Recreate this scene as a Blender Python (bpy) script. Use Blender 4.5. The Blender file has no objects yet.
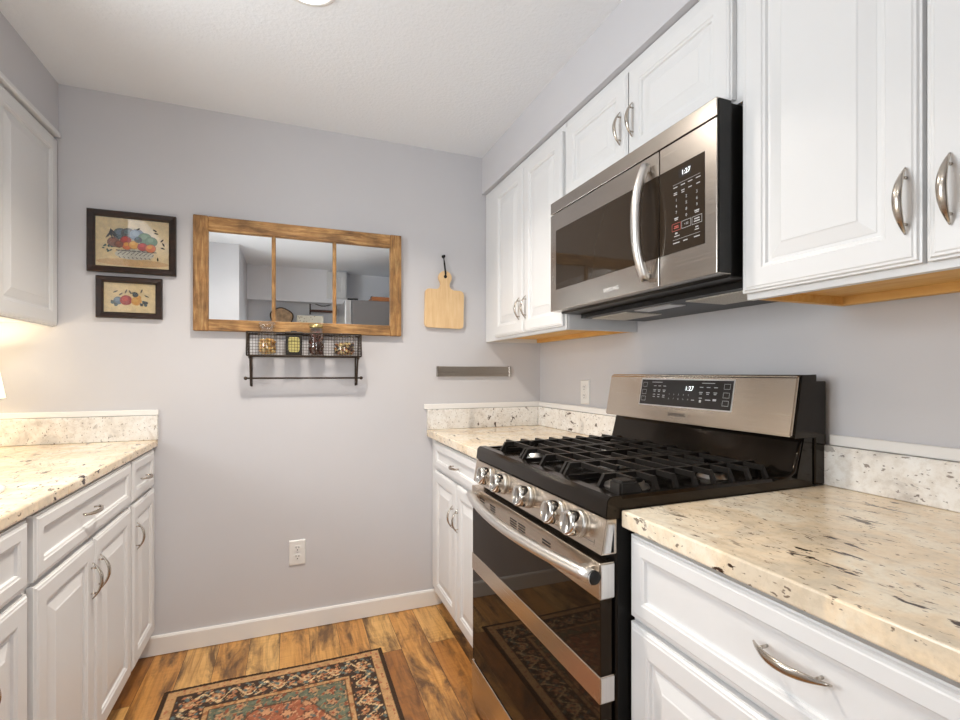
import bpy, bmesh, math, random
import numpy as np
from mathutils import Vector, Matrix
random.seed(7)
SC = bpy.context.scene
COL = SC.collection

# ------------------------------------------------------------------ camera, world, light, exposure
cam_d = bpy.data.cameras.new('camera'); cam = bpy.data.objects.new('camera', cam_d); COL.objects.link(cam)
cam.location = (-1.3176, -2.4273, 1.2048)
cam.rotation_euler = (math.pi/2, 0, math.radians(-21.3962))
cam_d.sensor_width = 36; cam_d.lens = 482.041/960*36; cam_d.shift_y = 13.34/960; cam_d.clip_start = .02
SC.camera = cam
SC.view_settings.view_transform = 'Standard'; SC.view_settings.look = 'None'
SC.view_settings.gamma = 1; SC.view_settings.use_curve_mapping = False
SC.view_settings.exposure = 0.2
W = bpy.data.worlds.new('world'); SC.world = W; W.use_nodes = True
W.node_tree.nodes['Background'].inputs[0].default_value = (.80, .88, 1, 1)
W.node_tree.nodes['Background'].inputs[1].default_value = 1.0
def area(name, loc, target, sx, sy, power, col, shape='RECTANGLE', spread=180):
    d = bpy.data.lights.new(name, 'AREA'); d.shape = shape; d.size = sx; d.energy = power; d.color = col
    if shape in ('RECTANGLE', 'ELLIPSE'): d.size_y = sy
    d.spread = math.radians(spread)
    o = bpy.data.objects.new(name, d); COL.objects.link(o); o.location = loc
    o.rotation_euler = (Vector(target)-Vector(loc)).to_track_quat('-Z', 'Y').to_euler()
    return o
area('window_daylight', (-2.72, -1.45, 1.62), (-1.0, -1.60, 2.35), .95, 1.0, 31, (.95, .98, 1))
area('far_fill_light', (-1.27, -3.60, 1.12), (-1.2, 0, 2.4), .72, .82, 10, (.96, .98, 1))  # added fill light, shining in through the made-up opening behind the camera
# seen ceiling light, then an unseen one added as fill (fixtures built further down)
CEIL_LIGHTS = [(-1.27, -.90, 14), (-1.62, -1.95, 2.6)]
for cx_, cy_, pw in CEIL_LIGHTS:
    area('recessed_light_beam', (cx_, cy_, 2.352), (cx_, cy_, 0), .14, .14, pw, (1, .91, .80), 'DISK', 130)

# ------------------------------------------------------------------ helpers
def S(r, g, b):
    f = lambda c: (c/255/12.92) if c <= 10 else ((c/255+.055)/1.055)**2.4
    return (f(r), f(g), f(b), 1)
def new_mat(name):
    m = bpy.data.materials.new(name); m.use_nodes = True
    nt = m.node_tree; return m, nt, nt.nodes['Principled BSDF']
def N(nt, typ, **kw):
    n = nt.nodes.new(typ)
    for k, v in kw.items():
        if k in n.inputs: n.inputs[k].default_value = v
        else: setattr(n, k, v)
    return n
def ramp(nt, stops, fac):
    r = nt.nodes.new('ShaderNodeValToRGB'); e = r.color_ramp.elements
    e[0].position, e[0].color = stops[0]; e[1].position, e[1].color = stops[-1]
    for p, c in stops[1:-1]:
        x = e.new(p); x.color = c
    nt.links.new(fac, r.inputs['Fac']); return r
def mixc(nt, fac, a, b, mode='MIX'):
    n = nt.nodes.new('ShaderNodeMix'); n.data_type = 'RGBA'; n.blend_type = mode
    for s, v in ((n.inputs[0], fac), (n.inputs[6], a), (n.inputs[7], b)):
        if hasattr(v, 'is_output'): nt.links.new(v, s)
        else: s.default_value = v
    return n.outputs[2]
def coords(nt, scale=(1, 1, 1), rot=(0, 0, 0)):
    g = nt.nodes.new('ShaderNodeNewGeometry'); mp = nt.nodes.new('ShaderNodeMapping')
    nt.links.new(g.outputs['Position'], mp.inputs['Vector'])
    mp.inputs['Scale'].default_value = scale; mp.inputs['Rotation'].default_value = rot
    return mp.outputs['Vector']
def noise(nt, vec, scale, detail=4, rough=.55, dist=0):
    n = N(nt, 'ShaderNodeTexNoise', Scale=scale, Detail=detail, Roughness=rough, Distortion=dist)
    nt.links.new(vec, n.inputs['Vector']); return n
def bump(nt, b, h, strength, dist=.002):
    n = N(nt, 'ShaderNodeBump', Strength=strength, Distance=dist)
    nt.links.new(h, n.inputs['Height']); nt.links.new(n.outputs[0], b.inputs['Normal'])
def plain(name, col, rough=.5, metal=0, var=.06, vscale=6, bstr=0, bscale=200, coat=0, spec=.5, tint=None):
    m, nt, b = new_mat(name)
    v = coords(nt); n = noise(nt, v, vscale)
    hi = tuple(min(1, c*(1+var)) for c in col[:3])+(1,); lo = tuple(c*(1-var) for c in col[:3])+(1,)
    r = ramp(nt, [(.3, lo), (.7, hi)], n.outputs['Fac'])
    nt.links.new(r.outputs[0], b.inputs['Base Color'])
    b.inputs['Roughness'].default_value = rough; b.inputs['Metallic'].default_value = metal
    b.inputs['Coat Weight'].default_value = coat; b.inputs['Specular IOR Level'].default_value = spec
    if tint: b.inputs['Specular Tint'].default_value = tint
    if bstr:
        n2 = noise(nt, v, bscale, 3); bump(nt, b, n2.outputs['Fac'], bstr)
    return m
def steel(name, col, rough, axis, strength=.5):
    m, nt, b = new_mat(name)
    sc = [900, 900, 900]; sc[axis] = 3
    v = coords(nt, tuple(sc)); n = noise(nt, v, 1, 3)
    r = ramp(nt, [(.3, tuple(c*.93 for c in col[:3])+(1,)), (.7, tuple(min(1, c*1.05) for c in col[:3])+(1,))], n.outputs['Fac'])
    nt.links.new(r.outputs[0], b.inputs['Base Color'])
    b.inputs['Metallic'].default_value = 1
    rr = N(nt, 'ShaderNodeMapRange'); rr.inputs['To Min'].default_value = rough-.05; rr.inputs['To Max'].default_value = rough+.07
    nt.links.new(n.outputs['Fac'], rr.inputs['Value']); nt.links.new(rr.outputs[0], b.inputs['Roughness'])
    return m
def wood(name, cols, axis, scale=1, rough=.5, stretch=12, low=.6):
    m, nt, b = new_mat(name)
    sc = [stretch*2.5*scale]*3; sc[axis] = 2.5*scale
    v = coords(nt, tuple(sc)); n = noise(nt, v, 1.6, 8, .65, .8)
    r = ramp(nt, [(.25, cols[0]), (.5, cols[1]), (.75, cols[2])], n.outputs['Fac'])
    v2 = coords(nt); n2 = noise(nt, v2, 7*scale, 4)
    r2 = ramp(nt, [(.3, (low, low*.96, low*.92, 1)), (.65, (1, 1, 1, 1))], n2.outputs['Fac'])
    nt.links.new(mixc(nt, .8, r.outputs[0], r2.outputs[0], 'MULTIPLY'), b.inputs['Base Color'])
    b.inputs['Roughness'].default_value = rough
    bump(nt, b, n.outputs['Fac'], .25); return m
def glass(name, tint=(1, 1, 1, 1), refl=.25):
    m = bpy.data.materials.new(name); m.use_nodes = True; nt = m.node_tree; nt.nodes.clear()
    o = nt.nodes.new('ShaderNodeOutputMaterial'); t = N(nt, 'ShaderNodeBsdfTransparent', Color=tint)
    g = N(nt, 'ShaderNodeBsdfGlossy', Roughness=.03); mx = nt.nodes.new('ShaderNodeMixShader')
    lw = N(nt, 'ShaderNodeLayerWeight', Blend=.25)
    ml = N(nt, 'ShaderNodeMath', operation='MULTIPLY_ADD'); ml.inputs[1].default_value = .6; ml.inputs[2].default_value = refl*.4
    nt.links.new(lw.outputs['Facing'], ml.inputs[0]); nt.links.new(ml.outputs[0], mx.inputs[0])
    nt.links.new(t.outputs[0], mx.inputs[1]); nt.links.new(g.outputs[0], mx.inputs[2])
    nt.links.new(mx.outputs[0], o.inputs[0]); return m
def emit(name, col, strength):
    m, nt, b = new_mat(name)
    b.inputs['Base Color'].default_value = col; b.inputs['Emission Color'].default_value = col
    b.inputs['Emission Strength'].default_value = strength; return m

# ---- mesh pieces
def box(bm, x0, x1, y0, y1, z0, z1, bev=0, seg=2, mi=0):
    x0, x1 = sorted((x0, x1)); y0, y1 = sorted((y0, y1)); z0, z1 = sorted((z0, z1))
    vs = [bm.verts.new(p) for p in ((x0, y0, z0), (x1, y0, z0), (x1, y1, z0), (x0, y1, z0), (x0, y0, z1), (x1, y0, z1), (x1, y1, z1), (x0, y1, z1))]
    fs = [bm.faces.new([vs[i] for i in f]) for f in ((0, 3, 2, 1), (4, 5, 6, 7), (0, 1, 5, 4), (1, 2, 6, 5), (2, 3, 7, 6), (3, 0, 4, 7))]
    for f in fs: f.material_index = mi
    if bev:
        es = list({e for f in fs for e in f.edges})
        r = bmesh.ops.bevel(bm, geom=es, offset=bev, segments=seg, affect='EDGES', profile=.5)
        for f in r['faces']: f.material_index = mi
def frame_of(d):
    d = d.normalized(); a = Vector((0, 0, 1)) if abs(d.z) < .9 else Vector((1, 0, 0))
    u = d.cross(a).normalized(); return u, d.cross(u).normalized()
def tube(bm, pts, r, seg=8, closed=False, mi=0, radii=None, side=None, flat=1.0):
    """sweep a round (or flattened) section along pts; side = fixed direction for the wide axis"""
    pts = [Vector(p) for p in pts]; n = len(pts); rings = []; u = None
    for i, p in enumerate(pts):
        d = (pts[(i+1) % n]-pts[i-1]) if closed else (pts[min(i+1, n-1)]-pts[max(i-1, 0)])
        d.normalize()
        if side is not None: u = (Vector(side)-d*d.dot(Vector(side))).normalized()
        elif u is None: u = frame_of(d)[0]
        else: u = (u-d*d.dot(u)).normalized()
        v = d.cross(u); rr = radii[i] if radii else r
        ra, rb = (rr if isinstance(rr, tuple) else (rr, rr*flat))
        rings.append([bm.verts.new(p+u*ra*math.cos(2*math.pi*k/seg)+v*rb*math.sin(2*math.pi*k/seg)) for k in range(seg)])
    for i in range(n if closed else n-1):
        A, B = rings[i], rings[(i+1) % n]
        for k in range(seg):
            f = bm.faces.new((A[k], A[(k+1) % seg], B[(k+1) % seg], B[k])); f.material_index = mi; f.smooth = seg > 4
    if not closed:
        for R in (rings[0][::-1], rings[-1]):
            f = bm.faces.new(R); f.material_index = mi
def lathe(bm, c, prof, axis=(0, 0, 1), seg=28, mi=0, cap=True):
    """prof: list of (radius, height along axis)"""
    ax = Vector(axis).normalized(); u, v = frame_of(ax); c = Vector(c); rings = []
    for r, h in prof:
        rings.append([bm.verts.new(c+ax*h+(u*math.cos(2*math.pi*k/seg)+v*math.sin(2*math.pi*k/seg))*max(r, 1e-5)) for k in range(seg)])
    for A, B in zip(rings, rings[1:]):
        for k in range(seg):
            f = bm.faces.new((A[k], A[(k+1) % seg], B[(k+1) % seg], B[k])); f.material_index = mi; f.smooth = True
    if cap:
        for R in (rings[0], rings[-1]):
            f = bm.faces.new(R); f.material_index = mi
def prism(bm, poly, ext, mi=0, bev=0):
    """poly: list of 3-D points, extruded by vector ext"""
    ext = Vector(ext); a = [bm.verts.new(p) for p in poly]; b = [bm.verts.new(Vector(p)+ext) for p in poly]
    fs = [bm.faces.new(a[::-1]), bm.faces.new(b)]
    for i in range(len(a)):
        j = (i+1) % len(a); fs.append(bm.faces.new((a[i], a[j], b[j], b[i])))
    for f in fs: f.material_index = mi
    if bev:
        es = list({e for f in fs for e in f.edges})
        r = bmesh.ops.bevel(bm, geom=es, offset=bev, segments=2, affect='EDGES')
        for f in r['faces']: f.material_index = mi
def nested(bm, O, U, V, Nn, w, h, prof, mi=0):
    """rectangular panel front: loops at (inset, height along Nn); last loop is filled, first loop is the back edge"""
    O, U, V, Nn = map(Vector, (O, U, V, Nn)); rings = []
    for ins, ht in prof:
        rings.append([bm.verts.new(O+U*a+V*b+Nn*ht) for a, b in ((ins, ins), (w-ins, ins), (w-ins, h-ins), (ins, h-ins))])
    for A, B in zip(rings, rings[1:]):
        for k in range(4):
            f = bm.faces.new((A[k], A[(k+1) % 4], B[(k+1) % 4], B[k])); f.material_index = mi
    bm.faces.new(rings[-1]).material_index = mi; bm.faces.new(rings[0][::-1]).material_index = mi
_glyph = {}
def text(bm, s, O, U, V, size, lift=.0004, mi=0, align='CENTER'):
    """flat lettering lying on the plane O + U,V"""
    if s not in _glyph:
        cu = bpy.data.curves.new('t', 'FONT'); cu.body = s; cu.align_x = 'CENTER'; cu.align_y = 'CENTER'; cu.resolution_u = 2
        o = bpy.data.objects.new('t', cu); COL.objects.link(o)
        me = bpy.data.meshes.new_from_object(o.evaluated_get(bpy.context.evaluated_depsgraph_get()))
        _glyph[s] = ([v.co.copy() for v in me.vertices], [list(p.vertices) for p in me.polygons])
        bpy.data.objects.remove(o); bpy.data.curves.remove(cu); bpy.data.meshes.remove(me)
    vs, ps = _glyph[s]; O, U, V = map(Vector, (O, U, V)); Nn = U.cross(V)
    nv = [bm.verts.new(O+U*v.x*size+V*v.y*size+Nn*lift) for v in vs]
    for p in ps:
        try: bm.faces.new([nv[i] for i in p]).material_index = mi
        except ValueError: pass
def quad(bm, O, U, V, a0, a1, b0, b1, lift=.0004, mi=0):
    O, U, V = map(Vector, (O, U, V)); Nn = U.cross(V)
    bm.faces.new([bm.verts.new(O+U*a+V*b+Nn*lift) for a, b in ((a0, b0), (a1, b0), (a1, b1), (a0, b1))]).material_index = mi
def disc(bm, O, U, V, a, b, ra, rb, lift=.0004, mi=0, seg=18, rot=0):
    O, U, V = map(Vector, (O, U, V)); Nn = U.cross(V); c, s = math.cos(rot), math.sin(rot); P = []
    for k in range(seg):
        x, y = ra*math.cos(2*math.pi*k/seg), rb*math.sin(2*math.pi*k/seg)
        P.append(bm.verts.new(O+U*(a+x*c-y*s)+V*(b+x*s+y*c)+Nn*lift))
    bm.faces.new(P).material_index = mi

WORLD = {}
def obj(name, bm, mats, parent=None, normals=True):
    """bm is in world coordinates; the object is linked as ONE mesh, with its origin at its parent's base"""
    if normals: bmesh.ops.recalc_face_normals(bm, faces=bm.faces)
    if parent is not None: off = WORLD[parent.name]
    else:
        xs = [v.co for v in bm.verts]
        off = Vector(((min(p.x for p in xs)+max(p.x for p in xs))/2, (min(p.y for p in xs)+max(p.y for p in xs))/2, min(p.z for p in xs)))
    bmesh.ops.translate(bm, verts=bm.verts, vec=-off)
    me = bpy.data.meshes.new(name); bm.to_mesh(me); bm.free()
    for m in (mats if isinstance(mats, (list, tuple)) else [mats]): me.materials.append(m)
    o = bpy.data.objects.new(name, me); COL.objects.link(o)
    if parent is not None: o.parent = parent
    else: o.location = off
    WORLD[o.name] = off; return o
def tag(o, label, cat, group=None):
    o['label'] = label; o['category'] = cat
    if group: o['group'] = group
    return o
def thing(name, loc, label, cat, group=None):
    o = bpy.data.objects.new(name, None); COL.objects.link(o); o.location = loc; o.empty_display_size = .05
    WORLD[o.name] = Vector(loc); return tag(o, label, cat, group)
def struct(name, bm, mats, parent=None):
    o = obj(name, bm, mats, parent)
    if parent is None: o['kind'] = 'structure'
    return o
def B(): return bmesh.new()

# ------------------------------------------------------------------ materials
def wall_mat(name, col):
    m, nt, b = new_mat(name); v = coords(nt); n = noise(nt, v, 3, 3)
    r = ramp(nt, [(.3, tuple(c*.985 for c in col[:3])+(1,)), (.7, tuple(c*1.01 for c in col[:3])+(1,))], n.outputs['Fac'])
    nt.links.new(r.outputs[0], b.inputs['Base Color']); b.inputs['Roughness'].default_value = .6
    n2 = noise(nt, v, 160, 3); bump(nt, b, n2.outputs['Fac'], .06, .002); return m
M = {}
M['wall'] = wall_mat('grey_wall_paint', S(207, 206, 209))
M['soffit'] = wall_mat('soffit_paint', S(207, 206, 209))
M['offwhite'] = wall_mat('pale_wall_paint', S(242, 243, 247))
def ceiling_mat():
    m, nt, b = new_mat('textured_ceiling'); v = coords(nt)
    n = noise(nt, v, 75, 5, .6); b.inputs['Base Color'].default_value = S(238, 241, 245); b.inputs['Roughness'].default_value = .9
    bump(nt, b, n.outputs['Fac'], .45, .006); return m
M['ceiling'] = ceiling_mat()
M['white'] = plain('white_cabinet_paint', S(228, 228, 228), .32, var=.008, vscale=4)
M['trim'] = plain('white_trim_paint', S(238, 236, 233), .4, var=.01)
M['caulk'] = plain('white_trim_bead', S(240, 238, 235), .45, var=.01)
M['carcass'] = plain('cabinet_side_grey', S(225, 225, 226), .5, var=.02)
M['raw_wood'] = wood('raw_birch', [S(226, 166, 84), S(240, 190, 110), S(246, 206, 132)], 1, 1, .55, 12, .85)
M['nickel'] = plain('brushed_nickel', (.52, .47, .41, 1), .24, 1, .02)
M['steel_y'] = steel('stainless_steel', (.62, .54, .455, 1), .24, 1)
M['steel_mw'] = steel('dark_stainless', (.50, .455, .41, 1), .24, 1)
M['steel_h'] = steel('polished_handle_steel', (.80, .78, .75, 1), .30, 1)
M['steel_light'] = steel('pale_cast_steel', (.72, .71, .70, 1), .33, 2)
M['chrome'] = plain('chrome_knob', (.72, .70, .67, 1), .1, 1, .02)
M['black_glass'] = plain('black_glass', (.012, .010, .009, 1), .035, 0, .02, spec=.62, coat=.3)
M['mw_glass'] = plain('brown_black_glass', (.030, .021, .014, 1), .035, 0, .02, spec=.42, tint=(1, .84, .68, 1))
M['door_glass'] = plain('dark_oven_glass', (.016, .010, .006, 1), .03, 0, .02, spec=.18, tint=(1, .80, .60, 1))
M['black_enamel'] = plain('black_enamel', (.007, .0058, .0048, 1), .12, 0, .1, spec=.35, tint=(1, .80, .62, 1))
M['black_plastic'] = plain('black_plastic', (.009, .008, .007, 1), .38, 0, .1, spec=.3)
M['iron'] = plain('cast_iron', (.014, .012, .0105, 1), .40, 0, .2, 40, .15, 300, spec=.3)
M['burner'] = plain('burner_aluminium', (.55, .53, .50, 1), .3, 1, .1)
M['wire'] = plain('dark_bronze_wire', (.045, .030, .020, 1), .5, .3, .2)
M['legend'] = emit('panel_legend', (.42, .42, .42, 1), .06)
M['digits'] = emit('lit_digits', (.95, .98, 1, 1), 1.6)
M['legend_red'] = emit('red_key_outline', (.40, .07, .05, 1), .08)
M['lcd'] = plain('display_window', (.03, .026, .024, 1), .25, spec=.25)
M['logo_dark'] = plain('dark_grey_logo', (.10, .09, .085, 1), .5)
M['logo_light'] = plain('pale_logo', (.82, .81, .79, 1), .4)
M['slot'] = plain('dark_slot', (.008, .008, .008, 1), .6)
M['filter'] = plain('grease_filter_mesh', (.62, .60, .55, 1), .5, .3, .4, 350, .6, 500)
M['plastic_white'] = plain('white_plastic', S(236, 235, 232), .35, var=.01)
M['porcelain'] = plain('white_porcelain', S(246, 245, 242), .12, var=.005, coat=.3)
M['mirror'] = plain('mirror_silver', (.86, .87, .87, 1), .012, 1, .004)
M['clear_glass'] = glass('clear_jar_glass')
M['window_glass'] = glass('window_glass', (.97, .98, .98, 1), .05)
M['old_wood_x'] = wood('weathered_oak_x', [S(84, 54, 28), S(172, 126, 74), S(222, 182, 122)], 0, 1.8, .6, 9, .36)
M['old_wood_z'] = wood('weathered_oak_z', [S(84, 54, 28), S(172, 126, 74), S(222, 182, 122)], 2, 1.8, .6, 9, .36)
M['maple'] = wood('maple_board', [S(218, 178, 128), S(234, 200, 152), S(240, 210, 168)], 2, 1.2, .5, 12, .92)
M['dark_frame'] = wood('mottled_dark_frame', [S(18, 10, 6), S(42, 24, 14), S(70, 40, 22)], 0, 4, .4, 3)
M['tray_wood'] = wood('tray_wood', [S(170, 98, 52), S(206, 130, 74), S(224, 154, 98)], 0, 1, .5)
M['bark'] = plain('bark', S(58, 40, 30), .9, 0, .3, 60, .5, 80)
M['slice'] = plain('cut_wood', S(196, 164, 130), .7, 0, .35, 20)
M['fridge'] = plain('fridge_side_grey', S(126, 122, 122), .45, 0, .02)

def granite(name, base, pale, grey, speck=1.0, ang=.5):
    m, nt, b = new_mat(name)
    v = coords(nt)
    n1 = noise(nt, v, 6, 6, .6, .6)
    c = ramp(nt, [(.34, grey), (.45, base), (.58, pale), (.72, base)], n1.outputs['Fac']).outputs[0]
    n2 = noise(nt, v, 46, 6, .7)
    c = mixc(nt, .6, c, ramp(nt, [(.38, (.82, .79, .75, 1)), (.54, (1, 1, 1, 1))], n2.outputs['Fac']).outputs[0], 'MULTIPLY')
    n3 = noise(nt, coords(nt, (9, 3, 6), (0, 0, ang)), 1.4, 6, .7, 1.2)           # smoky veins
    c = mixc(nt, ramp(nt, [(.54, (0, 0, 0, 1)), (.70, (.42, .42, .42, 1))], n3.outputs['Fac']).outputs[0], c, S(158, 138, 122))
    n4 = noise(nt, coords(nt, (42, 13, 28), (0, 0, ang)), 1.0, 4, .55, .4)          # dark elongated flecks
    k4 = ramp(nt, [(.625, (0, 0, 0, 1)), (.65, (speck, speck, speck, 1))], n4.outputs['Fac']).outputs[0]
    n6 = noise(nt, v, 4.5, 2)
    k4 = mixc(nt, 1, k4, ramp(nt, [(.42, (0, 0, 0, 1)), (.52, (1, 1, 1, 1))], n6.outputs['Fac']).outputs[0], 'MULTIPLY')
    c = mixc(nt, k4, c, S(62, 42, 30))
    n5 = noise(nt, coords(nt, (150, 60, 110), (0, 0, ang)), 1, 3, .5)                 # small grains
    c = mixc(nt, ramp(nt, [(.64, (0, 0, 0, 1)), (.68, (.8*speck, .8*speck, .8*speck, 1))], n5.outputs['Fac']).outputs[0], c, S(92, 72, 58))
    nt.links.new(c, b.inputs['Base Color']); b.inputs['Roughness'].default_value = .13
    return m
M['granite'] = granite('cream_granite', S(240, 220, 190), S(246, 236, 216), S(220, 206, 184))
M['granite_splash'] = granite('granite_lit_copy', S(236, 232, 226), S(244, 243, 240), S(208, 205, 201), .9, .3)  # paler copy of the counter granite, brighter light on the splashes put into colour

def floor_mat():
    m, nt, b = new_mat('rustic_plank_floor')
    g = nt.nodes.new('ShaderNodeNewGeometry'); sp = nt.nodes.new('ShaderNodeSeparateXYZ'); cb = nt.nodes.new('ShaderNodeCombineXYZ')
    nt.links.new(g.outputs['Position'], sp.inputs[0]); nt.links.new(sp.outputs['Y'], cb.inputs['X']); nt.links.new(sp.outputs['X'], cb.inputs['Y'])
    br = N(nt, 'ShaderNodeTexBrick', offset=.37, offset_frequency=2, squash=1.0)
    br.inputs['Color1'].default_value = (0, 0, 0, 1); br.inputs['Color2'].default_value = (1, 1, 1, 1); br.inputs['Mortar'].default_value = (.5, .5, .5, 1)
    br.inputs['Scale'].default_value = 1; br.inputs['Mortar Size'].default_value = .0009; br.inputs['Mortar Smooth'].default_value = .2
    br.inputs['Brick Width'].default_value = .92; br.inputs['Row Height'].default_value = .124; br.inputs['Bias'].default_value = 0
    nt.links.new(cb.outputs[0], br.inputs['Vector'])
    bw = nt.nodes.new('ShaderNodeRGBToBW'); nt.links.new(br.outputs['Color'], bw.inputs[0])
    # per-plank offset of the grain
    off = nt.nodes.new('ShaderNodeCombineXYZ'); ml = N(nt, 'ShaderNodeMath', operation='MULTIPLY'); ml.inputs[1].default_value = 37
    nt.links.new(bw.outputs[0], ml.inputs[0]); nt.links.new(ml.outputs[0], off.inputs['X']); nt.links.new(ml.outputs[0], off.inputs['Z'])
    ad = N(nt, 'ShaderNodeVectorMath', operation='ADD'); nt.links.new(g.outputs['Position'], ad.inputs[0]); nt.links.new(off.outputs[0], ad.inputs[1])
    def mapped(sc):
        mp = nt.nodes.new('ShaderNodeMapping'); mp.inputs['Scale'].default_value = sc; nt.links.new(ad.outputs[0], mp.inputs['Vector']); return mp.outputs[0]
    gr = noise(nt, mapped((46, 3.2, 10)), 1, 8, .65, .6)
    tone = ramp(nt, [(.0, S(158, 104, 54)), (.3, S(212, 152, 82)), (.62, S(226, 172, 100)), (1, S(240, 198, 130))], bw.outputs[0]).outputs[0]
    c = mixc(nt, .85, tone, ramp(nt, [(.28, S(150, 128, 108)), (.5, S(232, 224, 214)), (.7, (1, 1, 1, 1))], gr.outputs['Fac']).outputs[0], 'MULTIPLY')
    bl = noise(nt, mapped((11, 3.0, 5)), 1, 5, .65, .5)
    c = mixc(nt, ramp(nt, [(.475, (0, 0, 0, 1)), (.63, (.9, .9, .9, 1))], bl.outputs['Fac']).outputs[0], c, S(88, 62, 42))
    saw = noise(nt, mapped((6, 90, 6)), 1, 3, .5)
    c = mixc(nt, .18, c, ramp(nt, [(.35, S(185, 170, 155)), (.55, (1, 1, 1, 1))], saw.outputs['Fac']).outputs[0], 'MULTIPLY')
    c = mixc(nt, br.outputs['Fac'], c, S(46, 28, 16))
    nt.links.new(c, b.inputs['Base Color']); b.inputs['Roughness'].default_value = .36
    bump(nt, b, gr.outputs['Fac'], .15, .001); return m
M['floor'] = floor_mat()

# ------------------------------------------------------------------ room shell
XL, ZC = -2.53, 2.371
bm = B(); box(bm, XL-.1, .1, -3.7, .1, -.1, 0); struct('floor', bm, M['floor'])
bm = B(); box(bm, XL-.1, .1, -3.7, .1, ZC, ZC+.1); struct('ceiling', bm, M['ceiling'])
bm = B(); box(bm, XL-.1, .1, 0, .1, 0, ZC); struct('wall_back', bm, M['wall'])
bm = B(); box(bm, 0, .1, -3.7, 0, 0, ZC); struct('wall_right', bm, M['wall'])
WY0, WY1, WZ0, WZ1 = -1.93, -.97, 1.12, 2.1
bm = B()
box(bm, XL-.1, XL, WY1, 0, 0, ZC); box(bm, XL-.1, XL, -2.46, WY0, 0, ZC)
box(bm, XL-.1, XL, WY0, WY1, 0, WZ0); box(bm, XL-.1, XL, WY0, WY1, WZ1, ZC); struct('wall_left', bm, M['wall'])
bm = B(); box(bm, XL-.1, -1.756, -3.45, -2.46, 0, ZC); struct('wall_corner', bm, M['wall'])
FX0, FX1, FZ0, FZ1 = -1.66, -.90, .68, 1.56
bm = B(); box(bm, -1.756, FX0, -3.55, -3.45, 0, ZC); box(bm, FX1, 0, -3.55, -3.45, 0, ZC); box(bm, FX0, FX1, -3.55, -3.45, 0, FZ0); box(bm, FX0, FX1, -3.55, -3.45, FZ1, ZC); struct('wall_front', bm, M['offwhite'])
w2 = bpy.data.objects.new('fill_window', None); COL.objects.link(w2); w2.location = ((FX0+FX1)/2, -3.50, FZ0); WORLD[w2.name] = Vector(w2.location); w2['kind'] = 'structure'  # unseen window added low in the front wall to let fill light in
bm = B()
for a in ((FX0, FX0+.045, FZ0, FZ1), (FX1-.045, FX1, FZ0, FZ1), (FX0+.045, FX1-.045, FZ0, FZ0+.045), (FX0+.045, FX1-.045, FZ1-.045, FZ1)): box(bm, a[0], a[1], -3.53, -3.48, a[2], a[3], .004)
obj('window_frame', bm, M['trim'], w2)
bm = B(); box(bm, FX0+.045, FX1-.045, -3.508, -3.502, FZ0+.045, FZ1-.045); obj('window_pane', bm, M['window_glass'], w2)
bm = B(); box(bm, -1.756, -.72, -3.45, -3.3, 2.0, ZC); struct('trim_6', bm, M['offwhite'])
# window over the sink (behind the left edge of the picture)
w1 = bpy.data.objects.new('window_1', None); COL.objects.link(w1); w1.location = (XL-.05, (WY0+WY1)/2, WZ0); WORLD[w1.name] = Vector(w1.location); w1['kind'] = 'structure'
bm = B()
for a in ((WY0, WY0+.05, WZ0, WZ1), (WY1-.05, WY1, WZ0, WZ1), (WY0+.05, WY1-.05, WZ0, WZ0+.05), (WY0+.05, WY1-.05, WZ1-.05, WZ1), (WY0+.05, WY1-.05, 1.59, 1.63)):
    box(bm, XL-.08, XL-.03, *a, bev=.004)
obj('window_frame', bm, M['trim'], w1)
bm = B(); box(bm, XL-.058, XL-.052, WY0+.05, WY1-.05, WZ0+.05, WZ1-.05); obj('window_pane', bm, M['window_glass'], w1)
# soffits
bm = B(); box(bm, -.355, 0, -2.44, 0, 2.172, ZC); struct('trim_1', bm, M['soffit'])
bm = B(); box(bm, XL, -2.190, -2.46, 0, 2.172, ZC); struct('trim_2', bm, M['soffit'])
# baseboard
bm = B(); prism(bm, [(-1.95, 0, .003), (-1.95, -.013, .003), (-1.95, -.013, .076), (-1.95, -.009, .083), (-1.95, 0, .083)], (1.36, 0, 0)); struct('baseboard_back', bm, M['trim'])

# ------------------------------------------------------------------ cabinets
DOOR = [(0, -.019), (0, -.006), (.0035, -.0055), (.006, -.002), (.010, -.0015), (.0125, 0), (.050, 0), (.0525, -.0025), (.058, -.0035), (.0605, -.0085), (.067, -.0085), (.069, -.0075), (.094, -.0015), (.097, 0)]
DRAWER = [(0, -.019), (0, -.006), (.0035, -.0055), (.006, -.002), (.010, -.0015), (.0125, 0), (.036, 0), (.0385, -.002), (.043, -.003), (.045, -.0085), (.049, -.009)]
def panel(name, side, xf, y0, y1, z0, z1, parent, prof=DOOR, label=None, mat=None):
    """a door or drawer front whose face lies at x = xf and looks towards side (-1: -x, +1: +x)"""
    y0, y1 = sorted((y0, y1)); bm = B()
    if side < 0: nested(bm, (xf, y1, z0), (0, -1, 0), (0, 0, 1), (-1, 0, 0), y1-y0, z1-z0, prof)
    else: nested(bm, (xf, y0, z0), (0, 1, 0), (0, 0, 1), (1, 0, 0), y1-y0, z1-z0, prof)
    o = obj(name, bm, mat or M['white'], parent)
    if label: o['label'] = label
    return o
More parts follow.
